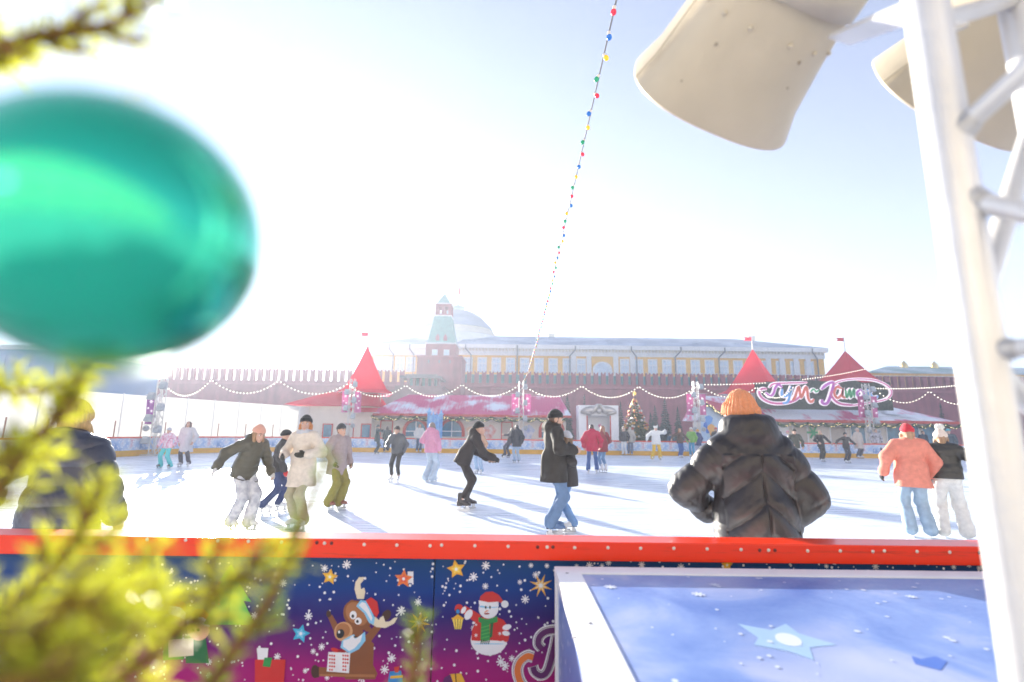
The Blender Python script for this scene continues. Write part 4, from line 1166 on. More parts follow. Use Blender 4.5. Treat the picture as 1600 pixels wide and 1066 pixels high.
# reindeer
film('printed_reindeer', [
    (z2([(395, 640), (480, 600), (525, 640), (520, 760), (545, 810), (530, 842), (360, 842), (372, 740)]), 'brown'),
    (zseg((535, 815), (190, 795), 26, 24), 'brown'), (zseg((205, 770), (205, 832), 8, 8), 'dbrown'), (zE(190, 797, 22, 38), 'dbrown'),
    (zseg((530, 822), (215, 818), 8, 6), 'lbrown'),
    (zseg((480, 625), (575, 510), 24, 16), 'brown'), (zE(596, 478, 24, 34, 30), 'dbrown'),
    (zseg((320, 570), (275, 480), 20, 14), 'brown'), (zE(268, 470, 14, 20), 'dbrown'),
    (z2([(430, 385), (415, 330), (420, 290), (440, 262), (470, 260), (465, 280), (448, 300), (452, 330), (470, 320), (476, 345), (468, 385)]), 'cream'),
    (z2([(500, 520), (540, 545), (590, 550), (640, 525), (660, 490), (640, 492), (615, 512), (590, 515), (578, 480), (560, 492), (555, 505), (530, 485)]), 'cream'),
    (zE(398, 412, 18, 24, 30), 'brown'), (zE(398, 414, 9, 14, 30), 'tan'), (zE(490, 555, 20, 16), 'brown'),
    (zE(432, 478, 92, 74, 52), 'brown'), (zE(428, 470, 74, 56, 52), 'lbrown'),
    (zE(395, 570, 70, 52, 10), 'brown'),
    (zE(352, 570, 52, 56, 25), 'tan'), (zE(350, 562, 40, 40, 25), 'lbrown'),
    (z2([(345, 620), (380, 600), (410, 585), (430, 605), (475, 570), (478, 620), (440, 670), (390, 695), (335, 660)]), 'sky'),
    (z2([(352, 622), (385, 610), (405, 590), (420, 612), (460, 585), (450, 625), (415, 665), (385, 680), (350, 655)]), 'white'),
    (zE(420, 600, 10, 6), 'dbrown'),
    (zE(335, 582, 22, 27, 20), 'black'), (zE(328, 572, 6, 8), 'white'),
    (zE(408, 476, 20, 24), 'white'), (zE(436, 510, 20, 20), 'white'), (zE(406, 482, 8, 10), 'black'), (zE(432, 512, 8, 9), 'black'),
    (z2([(475, 395), (510, 375), (545, 400), (555, 460), (540, 490), (500, 440)]), 'red'),
    (z2([(425, 425), (450, 390), (480, 395), (505, 440), (530, 490), (525, 530), (498, 520), (470, 465)]), 'sky'), (z2([(440, 420), (458, 402), (478, 408), (498, 445), (516, 490), (512, 512), (482, 460)]), 'white'),
], label='printed brown reindeer in a red hat holding a heart patterned gift')
shp = [(z2([(268, 685), (392, 690), (384, 805), (258, 795)]), 'white')]
for i in range(3):
    for j in range(5):
        for x0 in (276, 352): shp.append((zE(x0 + i * 13, 705 + j * 20 + i * .5, 5, 6), 'red'))
shp += [(z2([(312, 685), (346, 687), (338, 802), (306, 798)]), 'red'), (zE(305, 676, 26, 12, 20), 'red'), (zE(355, 678, 26, 12, -25), 'dred'), (zE(330, 682, 10, 12), 'dred')]
film('printed_gift', shp)
film('printed_snowman', [
    (zE(1178, 618, 104, 88), 'white'),
    (z2([(1078, 620), (1082, 560), (1110, 500), (1150, 485), (1215, 485), (1262, 505), (1290, 545), (1285, 610), (1240, 628), (1180, 632), (1120, 624)]), 'red'),
    (zE(1180, 640, 102, 20), 'white'), (zE(1178, 640, 88, 3), 'sky'),
    (zseg((1120, 500), (1030, 440), 26, 22), 'red'), (zE(1062, 474, 20, 32, 30), 'white'), (zE(1008, 440, 24, 26), 'red'), (zE(1034, 448, 12, 22, 30), 'white'),
    (zE(1270, 590, 22, 40, -10), 'red'), (zE(1280, 545, 26, 16, -15), 'white'), (zE(1275, 580, 22, 14, 10), 'white'),
    (zE(1176, 440, 56, 56), 'white'), (zE(1178, 428, 55, 8), 'sky'),
    (z2([(1122, 405), (1130, 370), (1160, 345), (1200, 343), (1235, 362), (1262, 400), (1256, 412), (1232, 400), (1228, 412)]), 'red'),
    (z2([(1120, 392), (1175, 404), (1232, 400), (1234, 428), (1178, 432), (1122, 418)]), 'white'), (zE(1268, 414, 21), 'white'),
    (zE(1160, 432, 5, 9), 'black'), (zE(1184, 432, 5, 9), 'black'), (z2([(1164, 448), (1180, 450), (1148, 464)]), 'orange'),
    (zE(1166, 468, 16, 5), 'dred'),
    (z2([(1118, 488), (1170, 500), (1225, 482), (1228, 514), (1175, 530), (1120, 516)]), 'green'),
    (z2([(1134, 510), (1180, 522), (1184, 620), (1130, 618)]), 'green'), (z2([(1188, 520), (1204, 516), (1196, 600), (1182, 605)]), 'dgreen'),
] + [(z2([(1134, 545 + k * 20), (1182, 532 + k * 20), (1182, 537 + k * 20), (1134, 550 + k * 20)]), 'lgreen') for k in range(5)]
  + [(zseg((1136 + k * 11, 618), (1132 + k * 11, 640), 2.5, 2), 'black') for k in range(5)]
  + [(z2(star(1105, 590, 14, 6, .3)), 'white'), (z2(star(1240, 580, 14, 6, .3)), 'white'), (z2(star(1105, 530, 10, 6, .3)), 'white')],
    label='printed snowman in red coat with green scarf and lantern')
film('printed_lantern', [(zE(1002, 455, 14, 16), 'dbrown'), (zE(1002, 455, 10, 12), 'blue'), (z2([(975, 490), (1002, 470), (1030, 490)]), 'gold'),
    (z2([(970, 495), (1032, 495), (1020, 555), (985, 555)]), 'yellow'), (zseg((1002, 492), (1002, 556), 2, 2), 'dbrown'), (zseg((985, 494), (992, 556), 1.5, 1.5), 'dbrown'), (zseg((1018, 494), (1012, 556), 1.5, 1.5), 'dbrown'), (z2([(966, 490), (1036, 490), (1034, 498), (968, 498)]), 'gold')])
for cx, cy, r, k, inn, rot, c1, c2 in ((516, 901, 13, 5, .5, -80, 'gold', 'yellow'), (713, 889, 15, 5, .5, -100, 'gold', 'yellow'), (631, 904, 15, 5, .48, -85, 'orange', 'coral'), (845, 915, 19, 8, .32, -70, 'gold', 'cream'),
        (655, 973, 18, 8, .35, -80, 'gold', 'cream'), (470, 990, 15, 5, .5, -75, 'cyan', 'sky'), (1136, 883, 10, 5, .5, -90, 'gold', 'yellow'), (350, 918, 12, 5, .5, -90, 'gold', 'yellow')):
    film('printed_star', [(star(cx, cy, r, k, inn, rot), c1), (star(cx, cy, r * .55, k, inn, rot), c2), (E(cx, cy, r * .16), 'white')])
film('printed_cuff', [([(637, 893), (646, 893), (646, 911), (637, 911)], 'white')])
# children and fir print behind the twigs at left
def z1p(pts): return [(x * .3, 820 + y * .3) for x, y in pts]
film('printed_carollers', [
    (z1p([(860, 560), (950, 555), (960, 700), (850, 705)]), 'green'), (z1p([(960, 580), (1070, 570), (1090, 720), (970, 720)]), 'dgreen'),
    (z1p(E(900, 500, 62, 62)), 'skin'), (z1p(E(1035, 545, 58, 58)), 'skin'),
    (z1p([(870, 430), (885, 390), (930, 380), (968, 410), (970, 450), (930, 440)]), 'red'), (z1p([(845, 445), (880, 420), (940, 430), (970, 455), (962, 492), (910, 470), (850, 478)]), 'white'),
    (z1p([(990, 470), (1020, 438), (1060, 436), (1092, 470), (1095, 500), (1040, 490)]), 'red'), (z1p([(970, 500), (1000, 474), (1060, 480), (1098, 505), (1092, 535), (1040, 515), (980, 525)]), 'white'),
    (z1p([(880, 600), (1010, 590), (1010, 680), (880, 690)]), 'cream'), (z1p(E(905, 492, 8)), 'black'), (z1p(E(1035, 548, 8)), 'black'), (z1p(E(1010, 548, 8)), 'black')],
    label='printed pair of carollers in red hats')
film('printed_lantern', [(z1p([(685, 360), (770, 360), (755, 470), (700, 470)]), 'yellow'), (z1p([(705, 372), (750, 372), (742, 460), (712, 460)]), 'cream'), (z1p([(680, 350), (775, 350), (770, 362), (686, 362)]), 'dbrown'), (z1p([(725, 362), (731, 362), (729, 470), (724, 470)]), 'dbrown')])
film('printed_fir', [(z1p([(1205, 205), (1260, 290), (1240, 290), (1310, 400), (1270, 395), (1330, 520), (1060, 520), (1130, 400), (1095, 400), (1160, 290), (1145, 290)]), 'lgreen'),
    (z1p([(1205, 205), (1215, 300), (1200, 420), (1190, 520), (1060, 520), (1130, 400), (1095, 400), (1160, 290), (1145, 290)]), 'green')] + [(z1p(E(1140 + 6 * cos(k), 300 + k * 16, 4)), 'coral') for k in range(8)])
film('printed_parcel', [(z1p([(1330, 700), (1490, 700), (1480, 830), (1330, 830)]), 'red'), (z1p([(1340, 640), (1400, 640), (1395, 700), (1345, 700)]), 'white'), (z1p([(1380, 690), (1420, 690), (1410, 740), (1370, 735)]), 'green')])
film('printed_parcel', [(z2([(615, 795), (680, 790), (690, 858), (605, 858)]), 'blue'), (z2([(640, 770), (670, 765), (665, 800), (645, 800)]), 'red'), (z2([(620, 820), (690, 815), (690, 830), (618, 835)]), 'gold')])
film('printed_parcel', [(z2([(955, 810), (1020, 805), (1045, 858), (940, 858)]), 'gold'), (z2([(925, 830), (960, 810), (975, 858), (915, 858)]), 'purple'), (z2([(985, 806), (990, 858), (996, 858), (992, 806)]), 'dbrown')])
# looping letter at the right
def px_ribbon(pts, w):
    P_ = [Vector(p) for p in pts]; P_ = [P_[0] * 2 - P_[1]] + P_ + [P_[-1] * 2 - P_[-2]]; out = []
    for i in range(1, len(P_) - 2):
        for k in range(8):
            t = k / 8; a, b, c, d_ = P_[i - 1], P_[i], P_[i + 1], P_[i + 2]
            out.append(.5 * ((2 * b) + (c - a) * t + (2 * a - 5 * b + 4 * c - d_) * t * t + (3 * b - a - 3 * c + d_) * t ** 3))
    out.append(P_[-2]); q = []
    for i in range(len(out) - 1):
        d0 = (out[min(i + 1, len(out) - 1)] - out[max(i - 1, 0)]).normalized(); d1 = (out[min(i + 2, len(out) - 1)] - out[i]).normalized()
        n0, n1 = Vector((-d0.y, d0.x)) * w / 2, Vector((-d1.y, d1.x)) * w / 2
        q.append([tuple(out[i] + n0), tuple(out[i + 1] + n1), tuple(out[i + 1] - n1), tuple(out[i] - n0)])
    return q
def letter(strokes):
    mb, mats = MB(), []
    for li, (pts, w, cn) in enumerate(strokes):
        m_ = PM[cn]
        if m_ not in mats: mats.append(m_)
        for q in px_ribbon(z2(pts), w * .275):
            ps = [atY(px, py, NY) for px, py in q]
            mb.add([(p.x, -.0009 - li * .0005, p.z) for p in ps], [(3, 2, 1, 0)], mats.index(m_))
    mb.build('printed_letter', mats, nb)
s_a = [(1478, 665), (1458, 640), (1465, 600), (1500, 570), (1560, 560), (1620, 566)]
s_b = [(1560, 600), (1540, 690), (1510, 790), (1475, 818), (1440, 800), (1428, 768)]
s_c = [(1430, 715), (1395, 708), (1355, 740), (1340, 790), (1355, 850), (1390, 900)]
letter([(s_a, 62, 'white'), (s_b, 62, 'white'), (s_c, 66, 'white'), (s_a, 46, 'purple'), (s_b, 46, 'purple'), (s_c, 50, 'purple'), (s_a, 40, 'white'), (s_b, 40, 'white'), (s_c, 44, 'white'), (s_a, 34, 'purple'), (s_b, 34, 'purple'), (s_c, 36, 'orange')])
# snow print
rs = random.Random(21); mb = MB()
def snow_at(px, py, r, flake_=False):
    c = atY(px, py, NY); r = r / F_PX * NY * 1.05
    if flake_:
        for k in range(4):
            a = k * pi / 4; dx, dz = cos(a) * r, sin(a) * r; qx, qz = -sin(a) * r * .13, cos(a) * r * .13; y = -.0002 - k * .00005
            mb.add([(c.x - dx + qx, y, c.z - dz + qz), (c.x - dx - qx, y, c.z - dz - qz), (c.x + dx - qx, y, c.z + dz - qz), (c.x + dx + qx, y, c.z + dz + qz)], [(0, 1, 2, 3)])
    else:
        n = 7; mb.add([(c.x + r * cos(2 * pi * k / n), -.00045, c.z + r * sin(2 * pi * k / n)) for k in range(n)], [tuple(range(n))])
for i in range(430):
    snow_at(rs.uniform(150, 880), rs.uniform(876, 1066), rs.choice((.9, 1.1, 1.3, 1.6, 1.9)))
for i in range(70): snow_at(rs.uniform(880, 1560), rs.uniform(876, 896), rs.choice((.9, 1.3, 1.8)))
for i in range(40): snow_at(rs.uniform(200, 880), rs.uniform(880, 1060), rs.uniform(3.2, 6.2), True)
for i in range(16): snow_at(rs.uniform(880, 1560), rs.uniform(878, 888), rs.uniform(3, 5), True)
o = mb.build('printed_snow', PM['white'], nb); tag(o, kind='stuff')

# ------------------------------------------------------------------ the blue crate in front of it
M_crate = bpy.data.materials.new('crate_print'); M_crate.use_nodes = True
nt = M_crate.node_tree; b_ = nt.nodes['Principled BSDF']; b_.inputs['Roughness'].default_value = .28
tc_ = nt.nodes.new('ShaderNodeTexCoord'); n_ = nt.nodes.new('ShaderNodeTexNoise'); n_.inputs['Scale'].default_value = 2.6; n_.inputs['Detail'].default_value = 5; n_.inputs['Distortion'].default_value = .8
nt.links.new(tc_.outputs['Object'], n_.inputs['Vector'])
r_ = nt.nodes.new('ShaderNodeValToRGB'); e_ = r_.color_ramp.elements
e_[0].position = .30; e_[0].color = (.07, .15, .44, 1); e_[1].position = .72; e_[1].color = (.38, .42, .60, 1)
x_ = e_.new(.5); x_.color = (.16, .25, .53, 1)
nt.links.new(n_.outputs['Fac'], r_.inputs['Fac']); nt.links.new(r_.outputs[0], b_.inputs['Base Color'])
n2_ = nt.nodes.new('ShaderNodeTexNoise'); n2_.inputs['Scale'].default_value = 60; n2_.inputs['Detail'].default_value = 3
nt.links.new(tc_.outputs['Object'], n2_.inputs['Vector'])
rr_ = nt.nodes.new('ShaderNodeMapRange'); rr_.inputs['To Min'].default_value = .28; rr_.inputs['To Max'].default_value = .5
nt.links.new(n2_.outputs['Fac'], rr_.inputs['Value']); nt.links.new(rr_.outputs[0], b_.inputs['Roughness'])
M_frame = mat('white_corner_profile', (.80, .80, .80), .4, noise=.04, nscale=6, bump=.1, bscale=40)
CY1 = 2.20
ct = atY(866, 884.5, CY1); CX0, CZ = ct.x, ct.z
CX1, CY0 = CX0 + 2.75, .98
crate = empty('printed_crate', ((CX0 + CX1) / 2, (CY0 + CY1) / 2, 0), 0, 'big blue snow printed crate with white corner profiles in front of the near barrier', 'crate')
off = Vector(((CX0 + CX1) / 2, (CY0 + CY1) / 2, 0))
def cbox(name, a, b, m, par=crate, bev=0):
    g = MB(); g.bbox([p - q for p, q in zip(a, off)], [p - q for p, q in zip(b, off)]); o = g.build(name, m, par)
    if bev:
        q = o.modifiers.new('edge', 'BEVEL'); q.width = bev; q.segments = 2
    return o
fw = .098; T = .006
cbox('lid', (CX0 + fw + .001, CY0 + fw + .001, CZ - .03), (CX1 - fw - .001, CY1 - fw - .001, CZ - T), M_crate)
cbox('side_panel', (CX0 + .012, CY0 + .02, .05), (CX0 + .022, CY1 - .03, CZ - .05), M_crate)
cbox('front_panel', (CX0 + .03, CY0 + .012, .05), (CX1 - .03, CY0 + .022, CZ - .05), M_crate)
cbox('back_panel', (CX0 + .03, CY1 - .022, .05), (CX1 - .03, CY1 - .012, CZ - .05), M_crate)
cbox('inner_board', (CX0 + .028, CY0 + .028, .05), (CX1 - .028, CY1 - .028, CZ - .034), M_crate)
cbox('lid_profile', (CX0, CY0 + fw, CZ - .04), (CX0 + fw, CY1 - fw, CZ), M_frame, bev=.003)
cbox('lid_profile', (CX1 - fw, CY0 + fw, CZ - .04), (CX1, CY1 - fw, CZ), M_frame, bev=.003)
cbox('lid_profile', (CX0, CY1 - fw + .001, CZ - .04), (CX1, CY1, CZ - .0005), M_frame, bev=.003)
cbox('lid_profile', (CX0, CY0, CZ - .04), (CX1, CY0 + fw - .001, CZ - .0005), M_frame, bev=.003)
for x, y in ((CX0, CY1 - .05), (CX0, CY0), (CX1 - .05, CY1 - .05), (CX1 - .05, CY0)):
    cbox('corner_post', (x + .001, y + .001, 0), (x + .049, y + .049, CZ - .041), M_frame, bev=.003)
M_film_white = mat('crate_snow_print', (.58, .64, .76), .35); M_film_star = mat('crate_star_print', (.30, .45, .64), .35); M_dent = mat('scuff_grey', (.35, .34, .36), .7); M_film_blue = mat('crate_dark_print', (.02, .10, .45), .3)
g = MB(); 
def top_poly(pts, z): return [(q.x - off.x, q.y - off.y, z) for q in (atZ(px, py, CZ - T) for px, py in pts)]
sp_ = [(1152, 975), (1205, 985), (1228, 975), (1248, 990), (1308, 1008), (1265, 1012), (1272, 1032), (1232, 1018), (1178, 1008), (1185, 997)]
g.add(top_poly(sp_, CZ - T + .0006), [tuple(range(10))[::-1]]); o = g.build('printed_star', M_film_star, crate)
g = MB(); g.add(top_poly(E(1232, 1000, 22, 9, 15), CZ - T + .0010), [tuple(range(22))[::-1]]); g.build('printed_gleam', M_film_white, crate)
g = MB(); g.add(top_poly([(1424, 1025), (1440, 1030), (1462, 1026), (1480, 1034), (1470, 1048), (1430, 1038)], CZ - T + .0006), [tuple(range(6))[::-1]]); g.build('printed_patch', M_film_blue, crate)
g = MB(); rs = random.Random(5)
for i in range(150):
    x, y = rs.uniform(CX0 + fw + .02, CX1 - fw - .02), rs.uniform(CY0 + fw, CY1 - fw - .01)
    r1 = rs.choice((.003, .004, .006, .008)); a = rs.uniform(0, pi)
    g.add([(x - off.x + r1 * cos(2 * pi * k / 8), y - off.y + r1 * 1.15 * sin(2 * pi * k / 8), CZ - T + .0014) for k in range(8)], [tuple(range(8))])
for i in range(6):
    x, y, r1 = rs.uniform(CX0 + fw + .05, CX1 - fw - .05), rs.uniform(CY1 - .45, CY1 - fw - .03), rs.uniform(.014, .026)
    for k in range(4):
        aa = k * pi / 4 + i; dx, dy = cos(aa) * r1, sin(aa) * r1; ex_, ey_ = -dy * .16, dx * .16; z = CZ - T + .0016 + k * .0001
        g.add([(x - off.x - dx + ex_, y - off.y - dy + ey_, z), (x - off.x - dx - ex_, y - off.y - dy - ey_, z), (x - off.x + dx - ex_, y - off.y + dy - ey_, z), (x - off.x + dx + ex_, y - off.y + dy + ey_, z)], [(0, 1, 2, 3)])
for i in range(46):
    y, z = rs.uniform(CY0 + .1, CY1 - .05), rs.uniform(.3, CZ - .06); r1 = rs.uniform(.006, .014)
    g.add([(CX0 + .0115 - off.x, y - off.y + r1 * cos(2 * pi * k / 8), z + r1 * sin(2 * pi * k / 8)) for k in range(8)], [tuple(range(8))[::-1]])
tag(g.build('printed_snow', M_film_white, crate), kind='stuff')
for px, py in ((886, 896), (922, 974), (898, 997)):
    q = atZ(px, py, CZ); g = MB(); g.lathe([(.007, 0), (.005, .002), (.0002, .0025)], (q.x - off.x, q.y - off.y, CZ + .0004), 10); g.build('rivet', M_dent, crate)

# ------------------------------------------------------------------ lighting truss with two flood lamps, close by at right
M_truss = mat('worn_aluminium', (.72, .71, .69), .34, .35, noise=.06, nscale=9, bump=.05, bscale=60)
M_weld = mat('weld_grey', (.50, .50, .50), .5, .5, noise=.2, nscale=60)
TYY = .58
tp = atY(1529, 533, TYY)
truss = empty('lighting_truss', (tp.x, TYY, 0), 0, 'bright aluminium lighting truss close to the camera at the right edge', 'truss')
q45 = [(0, 0), (.12, -.26), (.38, -.14), (.26, .12)]
for (x, y) in q45:
    g = MB(); g.tube([(x, y, 0), (x, y, 3.6)], .0245, 24); g.build('chord', M_truss, truss)
def tz_(px, py, dx=0, dy=0): # point on the truss plane front face
    q = atY(px, py, TYY); return Vector((q.x - tp.x, 0, q.z))
def brace(a, b, r=.0125):
    g = MB(); g.tube([a, b], r, 14); o = g.build('brace', M_truss, truss)
    d = (Vector(b) - Vector(a)).normalized()
    for p, s_ in ((Vector(a), 1), (Vector(b), -1)):
        g = MB(); g.tube([p + d * s_ * .016, p + d * s_ * .026, p + d * s_ * .034], [r * 1.5, r * 1.3, r * 1.02], 12); g.build('weld', M_weld, o)
zs = [tz_(1470, 38).z, tz_(1545, 497).z, tz_(1560, 560).z, tz_(1535, 308).z, tz_(1520, 222).z]
D_, B2_, C_ = q45[3], q45[1], q45[2]
brace((0, 0, zs[1]), (*D_, zs[1] + .36)); brace((0, 0, zs[2]), (*D_, zs[2] - .14)); brace((0, 0, zs[0]), (*D_, zs[0] + .16))
brace((0, 0, zs[3]), (*B2_, zs[3] - .22), .012); brace((0, 0, zs[4]), (*B2_, zs[4] + .16), .012); brace((0, 0, zs[1] - .04), (*B2_, zs[1] - .05), .010)
brace((0, 0, zs[2] - .6), (*D_, zs[2] - .25)); brace((0, 0, zs[2] - .65), (*D_, zs[2] - 1.0))
for k in range(6):
    z = .2 + k * .5
    brace((*B2_, z), (*C_, z + .25)); brace((*C_, z + .25), (*D_, z + .5))
g = MB(); g.box((.19, -.07, .012), (.5, .5, .024)); g.build('base_plate', M_truss, truss)

M_lampbeige = mat('beige_lamp_enamel', (.60, .52, .38), .45, noise=.06, nscale=7, bump=.06, bscale=30)
M_bezel = mat('pale_lamp_enamel', (.64, .57, .43), .45, noise=.05, nscale=7)
M_scuff = mat('lamp_scuff', (.36, .30, .22), .8)
M_lens = mat('lamp_lens', (.5, .55, .6), .1)
def flood_lamp(pos, axis, roll, scale, label):
    Q = Vector(axis).normalized().to_track_quat('Z', 'Y').to_matrix() @ Matrix.Rotation(roll, 3, 'Z')
    root = empty('flood_lamp', pos, 0, label, 'flood lamp', 'flood lamps on the near truss')
    root.rotation_euler = Q.to_euler(); root.scale = (scale,) * 3
    def sect(z, rx, ry, p=2.5, n=48, cut=None):
        pts = []
        for k in range(n):
            a = 2 * pi * k / n; c, s = cos(a), sin(a)
            x = rx * math.copysign(abs(c) ** (2 / p), c); y = ry * math.copysign(abs(s) ** (2 / p), s)
            pts.append(Vector((x, y, z)))
        return pts
    def loft(name, secs, m, par=root, capa=True, capb=False, n=48):
        g = MB(); vs = [v for s_ in secs for v in s_]; fs = []
        for i in range(len(secs) - 1):
            for k in range(n):
                fs.append((i * n + k, i * n + (k + 1) % n, (i + 1) * n + (k + 1) % n, (i + 1) * n + k))
        g.add(vs, fs, 0, True)
        if capa: g.add(secs[0], [tuple(range(n))[::-1]])
        if capb: g.add(secs[-1], [tuple(range(n))])
        o = g.build(name, m, par); return o
    # hood: slightly flaring rounded rectangle with a thin wall, open at the far end
    outer = [sect(-.02, .128, .120), sect(.0, .131, .123), sect(.10, .146, .132), sect(.20, .166, .142), sect(.26, .190, .152), sect(.264, .190, .152)]
    inner = [sect(.263, .186, .148), sect(.12, .137, .126), sect(.02, .118, .108)]
    h_ = loft('hood', outer + inner, M_lampbeige)
    loft('bezel', [sect(-.03, .120, .112), sect(-.03, .136, .128), sect(-.024, .139, .131), sect(.022, .142, .133), sect(.024, .132, .124)], M_bezel, capa=False)
    loft('rear_body', [sect(-.24, .06, .06, 2.4), sect(-.235, .078, .076, 2.4), sect(-.16, .098, .094, 2.6), sect(-.06, .116, .109, 2.8), sect(-.0305, .119, .111, 2.8)], M_lampbeige)
    loft('lens', [sect(.03, .001, .001, 2), sect(.03, .117, .107)], M_lens, capa=False)
    # folded seam, rivets and small scuffs on the hood
    g = MB(); g.tube([(.131 + .0005, -.045, .012), (.146 + .001, -.05, .10), (.165 + .001, -.055, .20), (.186, -.06, .258)], .0018, 6); g.build('hood_seam', M_lampbeige, root)
    for q_ in range(7):
        aa = -2.6 + q_ * .42
        def _on(rx, ry, p=2.5): return rx * math.copysign(abs(cos(aa)) ** (2 / p), cos(aa)), ry * math.copysign(abs(sin(aa)) ** (2 / p), sin(aa))
        x_, y_ = _on(.144, .1325); g = MB(); g.ball((0, 0, 0), .0042, 8, 5); g.build('rivet', M_bezel, root, (x_, y_, .075))
    rsx = random.Random(int(pos[0] * 1000))
    for q_ in range(4):
        aa = rsx.uniform(-2.8, -.4); z_ = rsx.uniform(.08, .23); k_ = .146 / .1325
        rx_ = .141 + (z_ - .05) * .20; ry_ = .128 + (z_ - .05) * .105
        x_ = rx_ * math.copysign(abs(cos(aa)) ** .8, cos(aa)); y_ = ry_ * math.copysign(abs(sin(aa)) ** .8, sin(aa))
        g = MB(); g.ball((0, 0, 0), 1, 7, 4, 0, (rsx.uniform(.0012, .0028), rsx.uniform(.001, .002), rsx.uniform(.0015, .004))); g.build('scuff', M_scuff, root, (x_, y_, z_))
    # bolts on the rear collar
    for q_ in range(6):
        aa = q_ * pi / 3 + .3
        g = MB(); g.lathe([(.006, 0), (.006, .004), (.0003, .0045)], n=8); g.build('bolt', M_bezel, root, (.133 * cos(aa), .125 * sin(aa), -.028), (pi, 0, 0))
    g = MB(); g.tube([(.150, -.04, -.05), (.158, -.04, .0), (.165, -.04, .03), (.158, -.04, .05)], [.010, .014, .014, .009], 10); g.box((.15, -.04, -.02), (.02, .03, .09)); g.build('latch', M_bezel, root)
    for s_ in (-1, 1):
        g = MB(); g.lathe([(.014, 0), (.014, .006), (.009, .008), (.0005, .009)], (0, 0, 0), 12, M=Matrix.Rotation(s_ * R(90), 3, 'Y')); g.build('pivot_bolt', M_bezel, root, (s_ * .142, 0, -.005))
    return root
LAMP_DIR = (-.27, .88, -.40)
lc = atY(1240, -48, .90)
flood_lamp(lc, LAMP_DIR, R(20), 1.12, 'whole beige flood lamp hanging left of the truss')
lc2 = atY(1675, -32, .95)
flood_lamp(lc2, LAMP_DIR, R(20), 1.12, 'beige flood lamp partly hidden behind the truss')
def arm(a, b, w=.045, t=.008):
    a, b = Vector(a), Vector(b); d = (b - a); L = d.length; d.normalize()
    y_ = Vector((0, 1, 0)); y_ = (y_ - d * y_.dot(d)).normalized(); z_ = d.cross(y_)
    M3 = Matrix((d, y_, z_)).transposed()
    g = MB(); g.box((0, 0, 0), (L, t, w), M=M3); o = g.build('lamp_arm', M_truss, truss, (a + b) / 2 - Vector((tp.x, TYY, 0))); return o
arm(atY(1312, 62, .86), atY(1440, 12, .62)); arm(atY(1455, 40, .66), atY(1500, 30, .9))
# ------------------------------------------------------------------ the near fir with its bauble
M_needle = mat('yellow_green_needles', (.13, .16, .012), .32, trans=.5, tcol=(.54, .56, .04))
M_twig = mat('brown_twig', (.22, .10, .03), .8, noise=.3, nscale=40)
M_needle2 = mat('olive_needles', (.07, .10, .012), .32, trans=.45, tcol=(.22, .32, .03))
fir = empty('fir_tree', (-1.05, .30, 0), 0, 'out of focus yellow green fir branches filling the lower left corner', 'tree')
fo = fir.location.copy()
rf = random.Random(33)
g = MB(); g.tube([(0, 0, 0), (.02, .02, 1.0), (0, 0, 2.2)], [.05, .035, .012], 10); g.build('trunk', M_twig, fir)
def needles_on(mb, pts, n, L, rn):
    "needles all round a twig, pointing forward"
    segs = [(pts[i], pts[i + 1]) for i in range(len(pts) - 1)]
    for k in range(n):
        t = (k + rn.random()) / n * len(segs); i = min(int(t), len(segs) - 1)
        a, b = segs[i]; p = a.lerp(b, t - i); d = (b - a).normalized()
        o = d.orthogonal().normalized(); o = Matrix.Rotation(k * 2.399 + rn.uniform(-.3, .3), 3, d) @ o
        dir_ = (d * rn.uniform(.45, .9) + o).normalized(); l = L * rn.uniform(.7, 1.15); w = .0018
        s1 = dir_.cross(o).normalized() * w; up = s1.cross(dir_).normalized() * w * .5
        q = p + dir_ * l * .45 + o * .0008; e = p + dir_ * l
        mb.add([p, q + s1, q + up, q - s1, e], [(0, 1, 2), (0, 2, 3), (1, 4, 2), (2, 4, 3)])
def branch(ctrl, r0=.0055, dens=560, L=.019, side=6, sl=.068, seed=0, olive=False):
    "ctrl: points (px, py, depth) along the branch in the open air"
    rn = random.Random(seed)
    P_ = [atY(*c) - fo for c in ctrl]
    P_ = [P_[0] * 2 - P_[1]] + P_ + [P_[-1] * 2 - P_[-2]]; out = []
    for i in range(1, len(P_) - 2):
        for k in range(6):
            t = k / 6; a, b, c, d_ = P_[i - 1], P_[i], P_[i + 1], P_[i + 2]
            out.append(.5 * ((2 * b) + (c - a) * t + (2 * a - 5 * b + 4 * c - d_) * t * t + (3 * b - a - 3 * c + d_) * t ** 3))
    out.append(P_[-2])
    n = len(out)
    st = MB(); st.tube(out, [r0 * (1 - .75 * i / n) for i in range(n)], 7)
    nd = MB()
    tot = sum((out[i + 1] - out[i]).length for i in range(n - 1))
    needles_on(nd, out, int(tot * dens), L, rn)
    for k in range(side):
        i = int(n * (.12 + .82 * k / max(1, side)));  i = min(i, n - 2)
        d = (out[i + 1] - out[i]).normalized(); o = Matrix.Rotation((k % 2) * pi + rn.uniform(-.7, .7), 3, d) @ (d.cross(Vector((0, 1, .2))).normalized())
        ln = sl * rn.uniform(.6, 1.15) * (1 - .45 * k / max(1, side))
        tw = [out[i], out[i] + (d * .6 + o * .6).normalized() * ln * .5, out[i] + (d * .85 + o * .5).normalized() * ln]
        st.tube(tw, [r0 * .5, r0 * .4, r0 * .2], 5)
        needles_on(nd, tw, int(ln * dens), L * .9, rn)
    b = st.build('branch', M_twig, fir)
    nn = nd.build('needles', M_needle2 if olive or seed % 7 == 0 else M_needle, b)
    tag(nn, kind='stuff')
    return b
